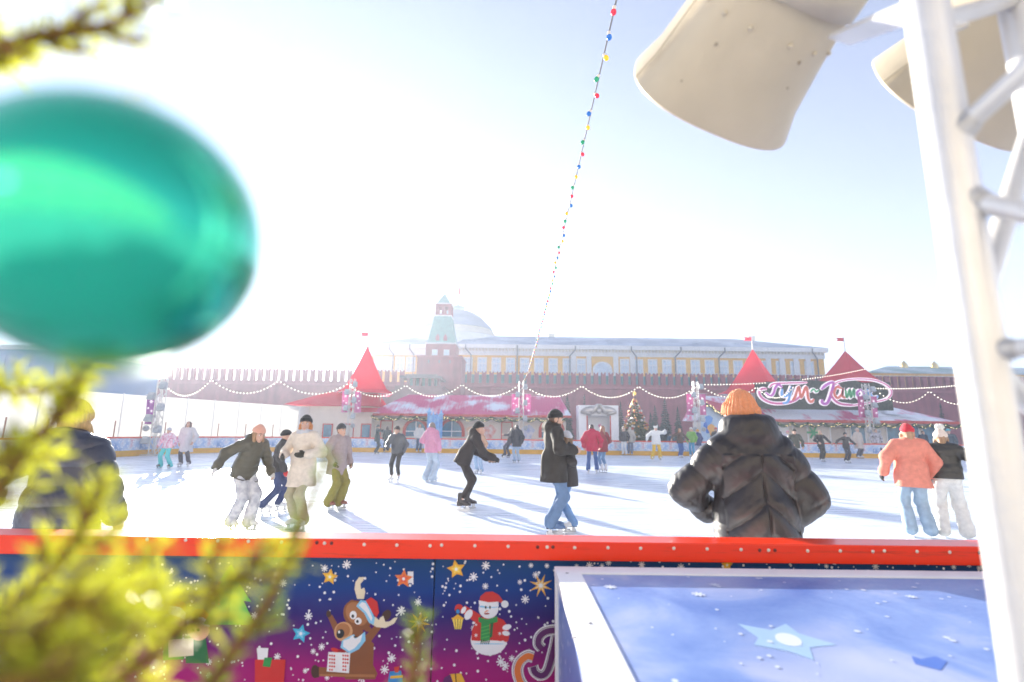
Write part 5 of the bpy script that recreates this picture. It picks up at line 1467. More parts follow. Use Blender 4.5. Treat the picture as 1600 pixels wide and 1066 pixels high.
# (px, py in the photograph, metres from the camera plane)
for k, (pts, kw) in enumerate((
    ([(-80, 1010, 0.360), (50, 920, 0.330), (120, 840, 0.315), (165, 745, 0.315)], dict(side=5, sl=0.045)),
    ([(-90, 830, 0.300), (-30, 790, 0.285), (20, 735, 0.285), (45, 690, 0.285)], dict(side=3, sl=0.030)),
    ([(-60, 760, 0.405), (30, 700, 0.375), (95, 650, 0.360), (128, 585, 0.360)], dict(side=4, sl=0.045)),
    ([(-40, 1120, 0.300), (60, 1020, 0.285), (160, 960, 0.285), (240, 910, 0.285)], dict(side=7)),
    ([(60, 1140, 0.330), (200, 1050, 0.315), (310, 960, 0.315), (370, 900, 0.315), (430, 860, 0.330)], dict(side=7, sl=0.053)),
    ([(290, 1150, 0.390), (350, 1040, 0.375), (425, 930, 0.375), (470, 820, 0.375), (512, 712, 0.375)], dict(side=3, r0=.005, sl=.03, L=.015, dens=620, olive=True)),
    ([(600, 1160, 0.510), (638, 1080, 0.510), (652, 1010, 0.510), (660, 958, 0.510)], dict(side=3, sl=0.038)),
    ([(-60, 1080, 0.225), (40, 1000, 0.210), (120, 940, 0.210), (180, 930, 0.210)], dict(side=4, sl=0.045)),
    ([(-90, 70, 0.285), (0, 75, 0.270), (80, 55, 0.270), (170, 40, 0.270), (250, -8, 0.270)], dict(side=7, r0=.006, dens=760, sl=.035, L=.016)),
    ([(-60, 95, 0.270), (10, 80, 0.255), (50, 88, 0.255)], dict(side=1, sl=0.018, dens=495, L=0.0120)),
    ([(120, 1120, 0.420), (200, 1000, 0.420), (245, 950, 0.420), (262, 925, 0.420)], dict(side=3, sl=0.045)),
    ([(-80, 1130, 0.195), (0, 1080, 0.195), (80, 1060, 0.195), (140, 1050, 0.195)], dict(side=3, sl=0.038)),
    ([(-40, 600, 0.405), (30, 612, 0.390), (100, 600, 0.375), (145, 570, 0.360)], dict(side=2, r0=.0025, dens=495, sl=0.030)),
    )):
    branch(pts, seed=k + 1, **kw)

M_bauble = mat('teal_glaze', (.005, .58, .34), .10, .78, noise=.10, nscale=14, coat=1.0)
M_cap = mat('bauble_cap', (.75, .62, .30), .3, .9)
BY = .155
bc = atY(180, 368, BY)
rad = 0.0442
ornament = empty('hanging_bauble', bc, 0, 'large shiny teal green christmas bauble hanging at the left', 'christmas bauble')
g = MB(); g.ball((0, 0, 0), rad, 64, 40); g.build('bauble', M_bauble, ornament)
g = MB(); g.lathe([(.005, rad - .001), (.0052, rad + .0018), (.0045, rad + .0035), (.001, rad + .004)], n=20); g.build('cap', M_cap, ornament)
g = MB(); g.tube([(.0035 * cos(t), 0, rad + .006 + .0035 * sin(t)) for t in np.linspace(0, 2 * pi, 16)], .0005, 6); g.tube([(0, 0, rad + .009), (-.003, .0, rad + .05), (-.012, .03, rad + .085)], .0004, 5); g.build('hanging_loop', M_cap, ornament)

# ------------------------------------------------------------------ the arcade behind the photographer, seen mirrored in the bauble
M_stone = mat('warm_limestone', (.42, .36, .26), .85, noise=.1, nscale=.4)
M_dkpane = mat('arcade_glass', (.10, .12, .15), .15)
ar = empty('stone_arcade', (0, -30, 0), 0, 'long warm stone shopping arcade behind the camera, seen mirrored in the bauble', 'building')
g = MB(); g.bbox((-90, -12, -.03), (90, 0, 17)); g.build('wall', M_stone, ar)
g = MB(); g.bbox((-91, -12.5, 17.003), (91, .9, 18.2)); g.build('cornice', M_stone, ar)
wb = MB(); wb.prism([(-1.3, 0), (1.3, 0), (1.3, 3.2)] + [(1.3 * cos(R(a)), 3.2 + 1.3 * sin(R(a))) for a in range(15, 166, 15)] + [(-1.3, 3.2)], .004, .12); wme = wb.mesh('window', M_dkpane)
for i in range(18):
    for z in (1.2, 8.0): link_mesh('window', wme, ar, (-85 + i * 10, 0, z))
# ------------------------------------------------------------------ people: smooth bodies and clothes from blended rounded cones
def V3(*a): return np.array(a, dtype=np.float32)
def cone(a, b, ra, rb, flat=None, quilt=None, cuts=None):
    return ('cone', np.array(a, np.float32), np.array(b, np.float32), ra, rb, flat, quilt, cuts)
def ell(c, r, M=None, cuts=None):
    return ('ell', np.array(c, np.float32), np.array(r, np.float32), None if M is None else np.array(M, np.float32), None, None, None, cuts)
def sdf_grid(prims, h, k, wr=0.0, wf=9.0, seed=0, cuts=(), disp=None, cutk=0.0):
    lo = np.full(3, 1e9); hi = -lo
    for p in prims:
        if p[0] == 'cone':
            r = max(p[3], p[4]) * (max(1, p[5][1]) if p[5] else 1) * 1.02 + (p[6][1] if p[6] else 0)
            lo = np.minimum(lo, np.minimum(p[1], p[2]) - r); hi = np.maximum(hi, np.maximum(p[1], p[2]) + r)
        else:
            r = float(np.max(p[2])); lo = np.minimum(lo, p[1] - r); hi = np.maximum(hi, p[1] + r)
    lo -= 2.5 * h + wr + .01; hi += 2.5 * h + wr + .01
    n = np.ceil((hi - lo) / h).astype(int) + 1
    ax = [(lo[i] + h * np.arange(n[i])).astype(np.float32) for i in range(3)]
    D = np.full(n, 1.0, np.float32)
    for p in prims:
        if p[0] == 'cone':
            r = max(p[3], p[4]) * (max(1, p[5][1]) if p[5] else 1) + (p[6][1] if p[6] else 0) + k + 3 * h + wr
            l_, h_ = np.minimum(p[1], p[2]) - r, np.maximum(p[1], p[2]) + r
        else:
            r = float(np.max(p[2])) + k + 3 * h + wr; l_, h_ = p[1] - r, p[1] + r
        i0 = np.maximum(np.floor((l_ - lo) / h).astype(int), 0); i1 = np.minimum(np.ceil((h_ - lo) / h).astype(int) + 1, n)
        sl = tuple(slice(a, b) for a, b in zip(i0, i1))
        P = np.stack(np.meshgrid(ax[0][sl[0]], ax[1][sl[1]], ax[2][sl[2]], indexing='ij'), -1)
        if p[0] == 'cone':
            a, b, ra, rb, flat, quilt = p[1], p[2], p[3], p[4], p[5], p[6]
            q = P - a; e = b - a
            if flat is not None:
                nn = np.array(flat[0], np.float32); f = 1 / flat[1] - 1
                q = q + (q @ nn)[..., None] * nn * f; e = e + (e @ nn) * nn * f
            L2 = float(e @ e) + 1e-9
            t = np.clip((q @ e) / L2, 0, 1)
            d = np.linalg.norm(q - t[..., None] * e, axis=-1) - (ra + (rb - ra) * t)
            if quilt is not None:
                Lq = math.sqrt(L2)
                tt = (q @ e) / L2 * Lq
                d = d - quilt[1] * (np.sqrt(np.abs(np.sin(pi * tt / quilt[0]))) - .6)
        else:
            q = P - p[1]
            if p[3] is not None: q = q @ p[3]
            rr = p[2]
            k0 = np.linalg.norm(q / rr, axis=-1); k1 = np.linalg.norm(q / (rr * rr), axis=-1) + 1e-9
            d = k0 * (k0 - 1) / k1
        if p[7]:
            for (cn, cd) in p[7]: d = np.maximum(d, P @ np.array(cn, np.float32) - cd)
        A = D[sl]
        hh = np.maximum(k - np.abs(A - d), 0) / max(k, 1e-6)
        D[sl] = np.minimum(A, d) - hh * hh * k * .25
    if wr or disp or cuts:
        P = np.stack(np.meshgrid(*ax, indexing='ij'), -1)
        if wr:
            rn = np.random.RandomState(seed); s = np.zeros(n, np.float32)
            for i in range(5):
                v = rn.normal(size=3); v /= np.linalg.norm(v); f = wf * rn.uniform(.6, 2.0)
                w_ = rn.normal(size=3); w_ /= np.linalg.norm(w_)
                s += np.sin(P @ (v * f).astype(np.float32) + 1.6 * np.sin(P @ (w_ * f * .6).astype(np.float32) + rn.uniform(0, 6)) + rn.uniform(0, 6)).astype(np.float32)
            D = D - wr * s / 2.5
        if disp is not None: D = D - disp(P)
        for (cn, cd) in cuts: D = np.maximum(D, P @ np.array(cn, np.float32) - cd)
    return D, lo, h
def surface_nets(D, lo, h):
    n = np.array(D.shape); S = D < 0
    c = np.zeros(n - 1, np.int8)
    for dx in (0, 1):
        for dy in (0, 1):
            for dz in (0, 1):
                c += S[dx:n[0] - 1 + dx, dy:n[1] - 1 + dy, dz:n[2] - 1 + dz]
    act = (c > 0) & (c < 8)
    I = np.argwhere(act)
    idx = np.full(n - 1, -1, np.int64); idx[act] = np.arange(len(I))
    acc = np.zeros((len(I), 3), np.float64); cnt = np.zeros(len(I))
    for axis in range(3):
        o1, o2 = [a for a in range(3) if a != axis]
        for u in (0, 1):
            for v in (0, 1):
                a = I.copy(); a[:, o1] += u; a[:, o2] += v
                b = a.copy(); b[:, axis] += 1
                da, db = D[tuple(a.T)], D[tuple(b.T)]
                m = (da < 0) != (db < 0)
                t = np.where(m, da / np.where(m, da - db, 1), 0)
                pt = a.astype(np.float64); pt[:, axis] += t
                acc[m] += pt[m]; cnt[m] += 1
    verts = lo + h * (acc / np.maximum(cnt, 1)[:, None])
    quads = []
    for axis in range(3):
        o1, o2 = (axis + 1) % 3, (axis + 2) % 3
        sl_a = [slice(None)] * 3; sl_b = [slice(None)] * 3
        sl_a[axis] = slice(0, n[axis] - 1); sl_b[axis] = slice(1, n[axis])
        X_ = S[tuple(sl_a)] != S[tuple(sl_b)]
        E_ = np.argwhere(X_)
        ok = (E_[:, o1] > 0) & (E_[:, o2] > 0) & (E_[:, o1] < n[o1] - 1) & (E_[:, o2] < n[o2] - 1)
        E_ = E_[ok]
        if not len(E_): continue
        inside = S[tuple(E_.T)]
        def cell(d1, d2):
            q = E_.copy(); q[:, o1] -= d1; q[:, o2] -= d2
            return idx[tuple(q.T)]
        q = np.stack([cell(1, 1), cell(0, 1), cell(0, 0), cell(1, 0)], 1)
        q[~inside] = q[~inside][:, ::-1]
        quads.append(q)
    return verts, np.concatenate(quads)
def sdf_object(name, prims, h, k, m, parent, **kw):
    D, lo, h = sdf_grid(prims, h, k, **kw)
    v, q = surface_nets(D, lo, h)
    me = bpy.data.meshes.new(name)
    me.vertices.add(len(v)); me.vertices.foreach_set('co', v.astype(np.float32).ravel())
    me.loops.add(q.size); me.loops.foreach_set('vertex_index', q.astype(np.int32).ravel())
    me.polygons.add(len(q)); me.polygons.foreach_set('loop_start', np.arange(0, q.size, 4, dtype=np.int32))
    me.polygons.foreach_set('use_smooth', np.ones(len(q), bool))
    me.materials.append(m); me.update(calc_edges=True); me.validate()
    return link_mesh(name, me, parent)

_fab = {}
def fab(c, rough=.85, kind='cloth'):
    key = (tuple(c), rough, kind)
    if key not in _fab:
        if kind == 'puff': _fab[key] = mat('quilted_nylon', c, rough, noise=.06, nscale=14, bump=.12, bscale=24, sheen=.0, spec=.5)
        elif kind == 'knit': _fab[key] = mat('knit_wool', c, .95, noise=.10, nscale=60, bump=.35, bscale=110, sheen=.2)
        elif kind == 'denim': _fab[key] = mat('denim', c, .9, noise=.16, nscale=9, bump=.15, bscale=90)
        elif kind == 'fur': _fab[key] = mat('shaggy_fur', c, .95, noise=.12, nscale=30, bump=.8, bscale=70, sheen=.3)
        elif kind == 'print': _fab[key] = mat('printed_cloth', c, .85, color2=(.42, .42, .46), nscale=13, bump=.1, detail=1)
        elif kind == 'multi': _fab[key] = mat('multicolour_cloth', c, .8, color2=(.75, .72, .78), nscale=16, detail=1)
        else: _fab[key] = mat('woven_cloth', c, rough, noise=.10, nscale=16, bump=.25, bscale=45)
    return _fab[key]
M_skin = mat('skin', (.56, .33, .24), .5, noise=.06, nscale=20)
M_skin.node_tree.nodes['Principled BSDF'].inputs['Subsurface Weight'].default_value = 0.08
M_eye = mat('eye_dark', (.03, .025, .02), .2); M_eyewhite = mat('eye_white', (.7, .68, .66), .3); M_lip = mat('lip', (.42, .13, .11), .5)
M_blade = mat('skate_steel', (.55, .56, .58), .25, .9)
_boots = {}
def boot_meshes(c, low=False):
    key = (tuple(c), low)
    if key not in _boots:
        m = mat('skate_leather', c, .45, noise=.06, nscale=10)
        o = sdf_object('skate', [cone((0, -.075, .135), (0, .09, .118), .042, .036, ((0, 0, 1), 1.0)), cone((0, .06, .112), (0, .125, .112), .040, .032), cone((0, -.055, .13), (0, -.045, .30), .047, .056),
                                 cone((0, -.02, .16), (0, .02, .15), .045, .04)], .011, .03, m, None, cuts=[((0, 0, 1), .215 if low else .325), ((0, 0, -1), -.092)])
        me = o.data; bpy.data.objects.remove(o)
        b = MB(); b.prism([(-.115, .012), (-.10, .003), (.115, .003), (.14, .014), (.145, .035), (-.115, .035)], -.002, .002)
        b.bbox((-.085, -.006, .035), (-.03, .006, .098)); b.bbox((.06, -.006, .035), (.115, .006, .098))
        b.v = [(y, x, z) for x, y, z in b.v]; b.f = [f[::-1] for f in b.f]
        bl = b.mesh('blade', M_blade)
        s = MB(); s.bbox((-.036, -.11, .090), (.036, -.03, .101)); s.bbox((-.034, -.03, .094), (.034, .15, .1005))
        sl = s.mesh('sole', mat('skate_sole', (.05, .04, .035), .6))
        la = MB()
        for i in range(2 if low else 5): la.tube([(-.028, .035 - i * .017, .163 + i * .03), (.0, .045 - i * .017, .172 + i * .03), (.028, .035 - i * .017, .168 + i * .03)], .004, 5)
        lm = la.mesh('laces', mat('lace_white', (.7, .7, .7), .8))
        _boots[key] = (me, bl, sl, lm)
    return _boots[key]

def ik(a, c, l1, l2, pole):
    a, c = np.array(a, float), np.array(c, float); d = c - a; L = np.linalg.norm(d)
    if L > (l1 + l2) * .998: c = a + d / L * (l1 + l2) * .998; d = c - a; L = np.linalg.norm(d)
    u = d / L; x = (l1 * l1 - l2 * l2 + L * L) / (2 * L); y = math.sqrt(max(l1 * l1 - x * x, 0))
    p = np.array(pole, float); p = p - u * (p @ u); p /= (np.linalg.norm(p) + 1e-9)
    return a + u * x + p * y, c
def hand_prims(w, d, palm, thumb, s, fat=1.0, curl=.5):
    "palm box, four fingers of unequal length with knuckle bends, thumb from the side of the palm"
    d = d / np.linalg.norm(d); palm = palm - d * (palm @ d); palm /= np.linalg.norm(palm); side = np.cross(d, palm)
    if side @ thumb < 0: side = -side
    P = [cone(w, w + d * .075 * s, .027 * s * fat, .034 * s * fat, (palm, .62))]
    for i, (off, L) in enumerate(((.026, .070), (.009, .080), (-.009, .074), (-.025, .058))):
        b = w + d * .082 * s + side * off * s; a1 = d * cos(curl * .6) + palm * sin(curl * .6); a2 = d * cos(curl * 1.7) + palm * sin(curl * 1.7)
        m_ = b + a1 * L * .5 * s; e = m_ + a2 * L * .5 * s
        P += [cone(b - d * .012 * s, m_, .0095 * s * fat, .0088 * s * fat), cone(m_, e, .0088 * s * fat, .0075 * s * fat)]
    b = w + d * .03 * s + side * .028 * s; a1 = (d * .75 + side * .6 + palm * .25); a1 /= np.linalg.norm(a1); a2 = d * .85 + side * .15 + palm * .4; a2 /= np.linalg.norm(a2)
    m_ = b + a1 * .036 * s; P += [cone(b, m_, .0125 * s * fat, .0105 * s * fat), cone(m_, m_ + a2 * .03 * s, .0105 * s * fat, .009 * s * fat)]
    return P
def rotm(ax, deg): return np.array(Matrix.Rotation(R(deg), 3, ax))
GROUP_P = 'people skating on the rink'

def person(label, px, py_feet, yaw, Ht=None, py_top=None, lean=0, side=0, hl=None, hr=None, fl=None, fr=None, head_yaw=0, head_pitch=0, headfwd=0,
           jacket=(.05, .05, .06), jkind='cloth', bulk=1.0, long=.10, hood=False, hood_up=False, quilt=0.0, flare=1.0,
           trousers=(.04, .045, .06), tkind='cloth', wide=1.0, hat=None, hkind='knit', pom=None, hair=None, hairlen=0, gloves=None, scarf=None,
           skates=(.75, .75, .75), boots=True, bag=None, face=True, seed=0, Yfix=None, extra=None, woman=False, beard=None, chevron=False, knee=(0, 1, 0.1), footyaw=10, elbow=None):
    if Yfix is not None:
        loc = atY(px, py_feet, Yfix); loc = Vector((loc.x, Yfix, 0))
    else:
        loc = atZ(px, py_feet, 0.0)
    Y = loc.y
    if py_top is not None: Ht = atY(px, py_top, Y).z
    s = Ht / 1.775
    h = .0068 if Y < 5 else .012 if Y < 9 else .016 if Y < 14 else .019 if Y < 22 else .023
    T = rotm('X', -lean) @ rotm('Y', side) @ V3(0, 0, 1)
    Rv = rotm('Y', side * .6) @ V3(1, 0, 0)
    Fw = np.cross(T, Rv); Fw = Fw / np.linalg.norm(Fw)          # forward
    if Fw[1] < 0: Fw = -Fw
    hipz = .955
    feet = [np.array(fl if fl is not None else (-.10, 0, 0), float), np.array(fr if fr is not None else (.10, 0, 0), float)]
    hip = V3((feet[0][0] + feet[1][0]) / 2 * .6, -lean * .0022, hipz - .0007 * abs(lean) - max(0, abs(feet[0][1] - feet[1][1]) - .15) * .22)
    neck = hip + T * .505
    sw = .165 if woman else .185
    sh = [hip + T * .45 - Rv * sw, hip + T * .45 + Rv * sw]
    HY = rotm('Z', head_yaw) @ rotm('X', -lean * .35 - head_pitch)
    hd = HY @ V3(0, 0, 1); hf = HY @ V3(0, 1, 0); hx = HY @ V3(1, 0, 0)
    hc = neck + (T * .6 + hd * .4) / np.linalg.norm(T * .6 + hd * .4) * .135 + hf * (.02 + headfwd)
    def hp(x, y, z): return hc + hx * x + hf * y + hd * z
    hm = np.stack([hx, hf, hd], 1)
    wr_, el_ = [], []
    for i, t in enumerate((hl, hr)):
        sg = -1 if i == 0 else 1
        t = np.array(t if t is not None else (.07 * 1, .05, -.50), float); t = np.array((t[0] * sg, t[1], t[2]))
        e, w = ik(sh[i], sh[i] + t, .285, .265, (elbow[0] * sg, elbow[1], elbow[2]) if elbow is not None else (sg * .7, -.8, -.25))
        el_.append(e.astype(np.float32)); wr_.append(w.astype(np.float32))
    kn_, an_ = [], []
    for i in range(2):
        sg = -1 if i == 0 else 1
        hj = hip + Rv * sg * .088 - V3(0, 0, .03)
        e, w = ik(hj, feet[i] + np.array((0, -.045, .185)), .425, .385, (knee[0] * sg, knee[1], knee[2]))
        kn_.append(e.astype(np.float32)); an_.append(w.astype(np.float32))
    hj = [hip - Rv * .088 - V3(0, 0, .03), hip + Rv * .088 - V3(0, 0, .03)]
    # ---- body, one continuous surface
    fat = max(1.0, h * .62 / .0085)
    B = [ell(hp(0, -.012, .022), (.075, .094, .104), hm), ell(hp(0, .022, -.055), (.056, .070, .068), hm), cone(hp(0, .085, .005), hp(0, .107, -.026), .010, .015),
         cone(hp(-.02, .086, -.062), hp(.02, .086, -.062), .009, .009), cone(hp(0, .075, -.10), hp(0, .06, -.095), .02, .022),
         ell(hp(-.076, -.01, -.005), (.012, .022, .034), hm), ell(hp(.076, -.01, -.005), (.012, .022, .034), hm),
         cone(hp(-.035, .078, .032), hp(.035, .078, .032), .012, .012), cone(neck - T * .05, hp(0, -.02, -.07), .058, .052),
         cone(hip + T * .02, hip + T * .20, .135, .115, (Fw, .70)), cone(hip + T * .20, hip + T * .38, .115, .14, (Fw, .70)), cone(sh[0] * .9 + sh[1] * .1, sh[1] * .9 + sh[0] * .1, .062, .062)]
    for i in range(2):
        B += [cone(sh[i], el_[i], .052, .042), cone(el_[i], wr_[i], .042, .028)]
        d = wr_[i] - el_[i]; d = d / np.linalg.norm(d)
        inward = -Rv * (-1 if i == 0 else 1) + Fw * .2
        B += hand_prims(wr_[i], d, inward.astype(np.float64), Fw.astype(np.float64), 1.0, fat)
        B += [cone(hj[i], kn_[i], .078, .052), cone(kn_[i], an_[i], .050, .036), cone(an_[i], an_[i] + V3(0, .10, -.055), .034, .028)]
    root = sdf_object('person', B, min(h, .019) * .92, .022, M_skin, None)
    root.location = loc; root.rotation_euler = (0, 0, R(yaw)); root.scale = (s, s, s)
    tag(root, label, 'person', GROUP_P)
    # ---- trousers
    L = []
    L += [cone(hip - Rv * .03, hip + Rv * .03, .135, .135, (Fw, .82)), cone(hip + T * .02, hip + T * .10, .125, .118, (Fw, .8))]
    lc_ = []
    for i in range(2):
        w1 = .068 * (1 + (wide - 1) * .6); w2 = .050 if wide < 1 else .076 + .060 * (wide - 1)
        foot_dir = an_[i] - kn_[i]; foot_dir /= np.linalg.norm(foot_dir)
        end = an_[i] + foot_dir * (.055 if wide > 1.15 else .02 if wide >= 1 else -.09)
        L += [cone(hj[i], kn_[i], .088 * (1 + (wide - 1) * .3), w1), cone(kn_[i], end, w1, w2)]
        lc_.append(end)
    sdf_object('trousers', L, h, .035, fab(trousers, .85, tkind), root, wr=.007, wf=22, seed=seed + 5)
    # ---- jacket or coat
    q = (quilt, .011 * bulk) if quilt else None
    SK = T * .6 + V3(0, 0, .4) if abs(lean) > 8 else T
    SK = SK / np.linalg.norm(SK)
    J = [cone(hip + T * .06, hip + T * .24, .150 * bulk, .150 * bulk, (Fw, .74), q), cone(hip + T * .22, hip + T * .385, .152 * bulk, .165 * bulk, (Fw, .74), q),
         cone(sh[0] * .88 + sh[1] * .12, sh[1] * .88 + sh[0] * .12, .080 * bulk ** .5, .080 * bulk ** .5), cone(neck - T * .05, neck + T * .035, .085, .078)]
    J += [cone(hip + T * .10, hip - SK * (long + .06), .172 * max(bulk, 1.05), .178 * max(bulk, 1.05) * flare + .08 * long, (Fw, .80 + min(.25, .6 * max(long - .08, 0))), q)]
    if woman: J += [ell(hip + T * .33 + Fw * .07, (.13 * bulk, .08, .09))]
    for i in range(2):
        d = wr_[i] - el_[i]; d = d / np.linalg.norm(d)
        J += [cone(sh[i], el_[i], .078 * bulk, .066 * bulk, None, ((quilt or .17) * .9, (.010 if quilt else .016) * bulk) if quilt or chevron else None), cone(el_[i], wr_[i] - d * .01, .066 * bulk, .050 * bulk ** .7, None, ((quilt or .17) * .9, (.009 if quilt else .014) * bulk) if quilt or chevron else None)]
    for i in range(2):
        d = wr_[i] - el_[i]; d = d / np.linalg.norm(d)
        J.append(cone(wr_[i] - d * .045, wr_[i] - d * .02, .058 * bulk ** .7, .056 * bulk ** .7))
    if hood:
        J += [ell(neck - Fw * .085 + T * .03, (.135, .085, .085)), cone(neck - Rv * .09 - Fw * .03 + T * .03, neck - Rv * .05 + Fw * .07 - T * .02, .045, .03), cone(neck + Rv * .09 - Fw * .03 + T * .03, neck + Rv * .05 + Fw * .07 - T * .02, .045, .03)]
    if extra: J += extra(dict(hip=hip, T=T, Rv=Rv, Fw=Fw, neck=neck, hp=hp, sh=sh, el=el_, wr=wr_, hm=hm))
    disp = None
    if chevron:
        hx0, hz0 = float(hip[0]), float(hip[2])
        def disp(P):
            sgn = np.abs(P[..., 0] - hx0 * 0)
            t = P[..., 2] + sgn * .85
            back = np.clip(-(P[..., 1]) * 14, 0, 1) * (sgn < .19) * (P[..., 2] < 1.40)
            sp_ = 1 - np.exp(-(P[..., 0] / .006) ** 2)
            a = np.abs(np.sin(pi * t / .165)) ** .42
            return (.030 * (a - .66) * back * sp_ - .012 * (1 - sp_) * back).astype(np.float32)
    if Y < 5:
        d0 = disp
        def disp(P, d0=d0):
            w_ = np.sin(P[..., 2] * 47 + 5 * np.sin(P[..., 0] * 21 + P[..., 1] * 9)) * np.sin(P[..., 0] * 38 - P[..., 1] * 33 + 3 * np.sin(P[..., 2] * 19))
            w_ = (np.abs(w_) ** .7 * .0026).astype(np.float32)
            return w_ + (d0(P) if d0 else 0)
    hem = float((hip - SK * long) @ SK)
    sdf_object('coat' if long > .3 else 'jacket', J, h, .04, fab(jacket, .42 if jkind == 'puff' else .85, jkind), root, wr=(.011 if Y < 10 else .008) if jkind != 'puff' else (.003 if Y < 5 else .007), wf=17 if jkind != 'puff' else 24, seed=seed,
               cuts=[(-SK, -hem)], disp=disp)
    # ---- zip, pockets and yoke seam laid on the cloth
    if Y < 16:
        jk = root.children[-1]; n_ = len(jk.data.vertices)
        co = np.empty(n_ * 3, np.float32); jk.data.vertices.foreach_get('co', co)
        pv = np.empty(len(jk.data.loops), np.int32); jk.data.loops.foreach_get('vertex_index', pv)
        from mathutils.bvhtree import BVHTree
        tree_ = BVHTree.FromPolygons([tuple(c) for c in co.reshape(-1, 3).tolist()], pv.reshape(-1, 4).tolist())
        def on(o_, dirn):
            r_ = tree_.ray_cast(Vector(o_ + dirn * .8), Vector(-dirn)); return None if r_[0] is None else r_[0] + Vector(dirn) * .001
        def seam(name, seq, rad_, m_):
            pts_ = [p_ for p_ in seq if p_ is not None]
            if len(pts_) > 2:
                g = MB(); g.tube(pts_, rad_, 5); g.build(name, m_, root)
        Fd = Fw.astype(np.float64); Rd = Rv.astype(np.float64); dk = fab(tuple(c_ * .45 for c_ in jacket), .5)
        seam('zip', [on(hip + T * t_, Fd) for t_ in np.linspace(-long + .02, .44, 12)], .0045, dk)
        for sg in (-1, 1):
            dd = (Fd * .75 + Rd * sg * .65); seam('pocket', [on(hip + T * t_ - Rv * sg * .03 * (t_ - .02) * 8, dd) for t_ in np.linspace(.0, .13, 6)], .005, dk)
        if jkind != 'puff': seam('yoke_seam', [on(hip + T * .37 + Rv * x_, -Fd) for x_ in np.linspace(-.17, .17, 9)], .003, dk)
        else: seam('hem_band', [on(hip - SK * (long - .025), np.cos(a_) * Rd + np.sin(a_) * Fd) for a_ in np.linspace(0, 2 * pi, 25)], .010, dk)
    # ---- head wear, hair, face
    if hat is not None:
        lowz = .040
        n_ = hd - hf * .22; n_ = n_ / np.linalg.norm(n_)
        def cutp(z): return (-n_, float(-(hp(0, 0, z) @ n_)))
        def cutq(z): return (n_, float((hp(0, 0, z) @ n_)))
        H_ = [ell(hp(0, -.014, .045), (.086, .106, .112 if Y > 5 else .135), hm, cuts=[cutp(lowz)]), ell(hp(0, -.014, .040), (.096, .116, .125), hm, cuts=[cutp(lowz - .012), cutq(lowz + .05)])]
        if pom is not None and pom is hat: H_.append(ell(hp(0, -.02, .175), (.045, .045, .045)))
        ribs = None
        if Y < 5:
            cx_, cy_ = hc, None
            def ribs(P):
                a = np.arctan2((P - hc) @ hx.astype(np.float32), (P - hc) @ hf.astype(np.float32)); return (.0035 * np.sin(a * 26)).astype(np.float32)
        sdf_object('knit_hat', H_, h * .8, .012, fab(hat, .95, hkind), root, wr=.003, wf=30, seed=seed + 1, disp=ribs)
        if pom is not None and pom is not hat:
            sdf_object('pompom', [ell(hp(0, -.03, .18), (.062, .062, .06))], h * .8, .01, fab(pom, .95, 'fur'), root, wr=.008, wf=70)
    if hair is not None:
        mh = mat('hair', hair, .55, noise=.25, nscale=60, stretch=(1, 1, .15)) if ('h', hair) not in _fab else _fab[('h', hair)]
        _fab[('h', hair)] = mh
        fn = (hf + hd * -.25); fn = fn / np.linalg.norm(fn)
        Hh = [ell(hp(0, -.018, .022), (.084, .102, .110), hm, cuts=[(fn, float(hp(0, .045, .03) @ fn))])]
        if hairlen > .02:
            for sg in (-1, 1):
                Hh += [cone(hp(sg * .072, .0, -.02), hp(sg * .078, .045, -.06 - hairlen * .8) - T * .0, .034, .026)]
            Hh += [cone(hp(0, -.07, 0), hp(0, -.095, -.05 - hairlen), .06, .05)]
        else: Hh[0] = ell(hp(0, -.018, .022), (.082, .100, .109), hm, cuts=[(fn, float(hp(0, .035, .03) @ fn)), (-hd, float(-(hp(0, 0, -.06) @ hd)))])
        sdf_object('hair', Hh, h * .8, .02, mh, root, wr=.003, wf=40, seed=seed + 2)
    if beard is not None:
        sdf_object('beard', [ell(hp(0, .022, -.062), (.060, .076, .068), hm, cuts=[(hd, float(hp(0, 0, -.045) @ hd)), (-hf, float(-(hp(0, -.01, 0) @ hf)))])], h * .7, .01, fab(beard, .9, 'fur'), root, wr=.002, wf=60)
    if face and Y < 26:
        for sg in (-1, 1):
            g = MB(); g.ball((0, 0, 0), .0125, 8, 6); e = g.build('eye', M_eyewhite, root, Vector(hp(sg * .031, .072, .010)))
            g = MB(); g.ball((0, 0, 0), .0075, 8, 6); g.build('iris', M_eye, e, Vector(hf * .0085))
            g = MB(); g.tube([hp(sg * .016, .090, .034), hp(sg * .032, .088, .040), hp(sg * .048, .076, .034)], .0045, 5); g.build('eyebrow', M_eye, root)
        g = MB(); g.tube([hp(-.022, .090, -.062), hp(0, .0975, -.062), hp(.022, .090, -.062)], [.003, .0065, .003], 6); g.build('mouth', M_lip, root)
    if scarf is not None:
        c0 = neck + T * .01
        S_ = []
        for a in range(0, 360, 45):
            p0 = c0 + (Rv * cos(R(a)) + Fw * sin(R(a)) * .9) * .085; p1 = c0 + (Rv * cos(R(a + 45)) + Fw * sin(R(a + 45)) * .9) * .085 + T * .012
            S_.append(cone(p0 + Fw * .01, p1 + Fw * .01, .042, .042))
        sdf_object('scarf', S_, h * .9, .02, fab(scarf, .95, 'knit'), root, wr=.007, wf=40, seed=seed + 3)
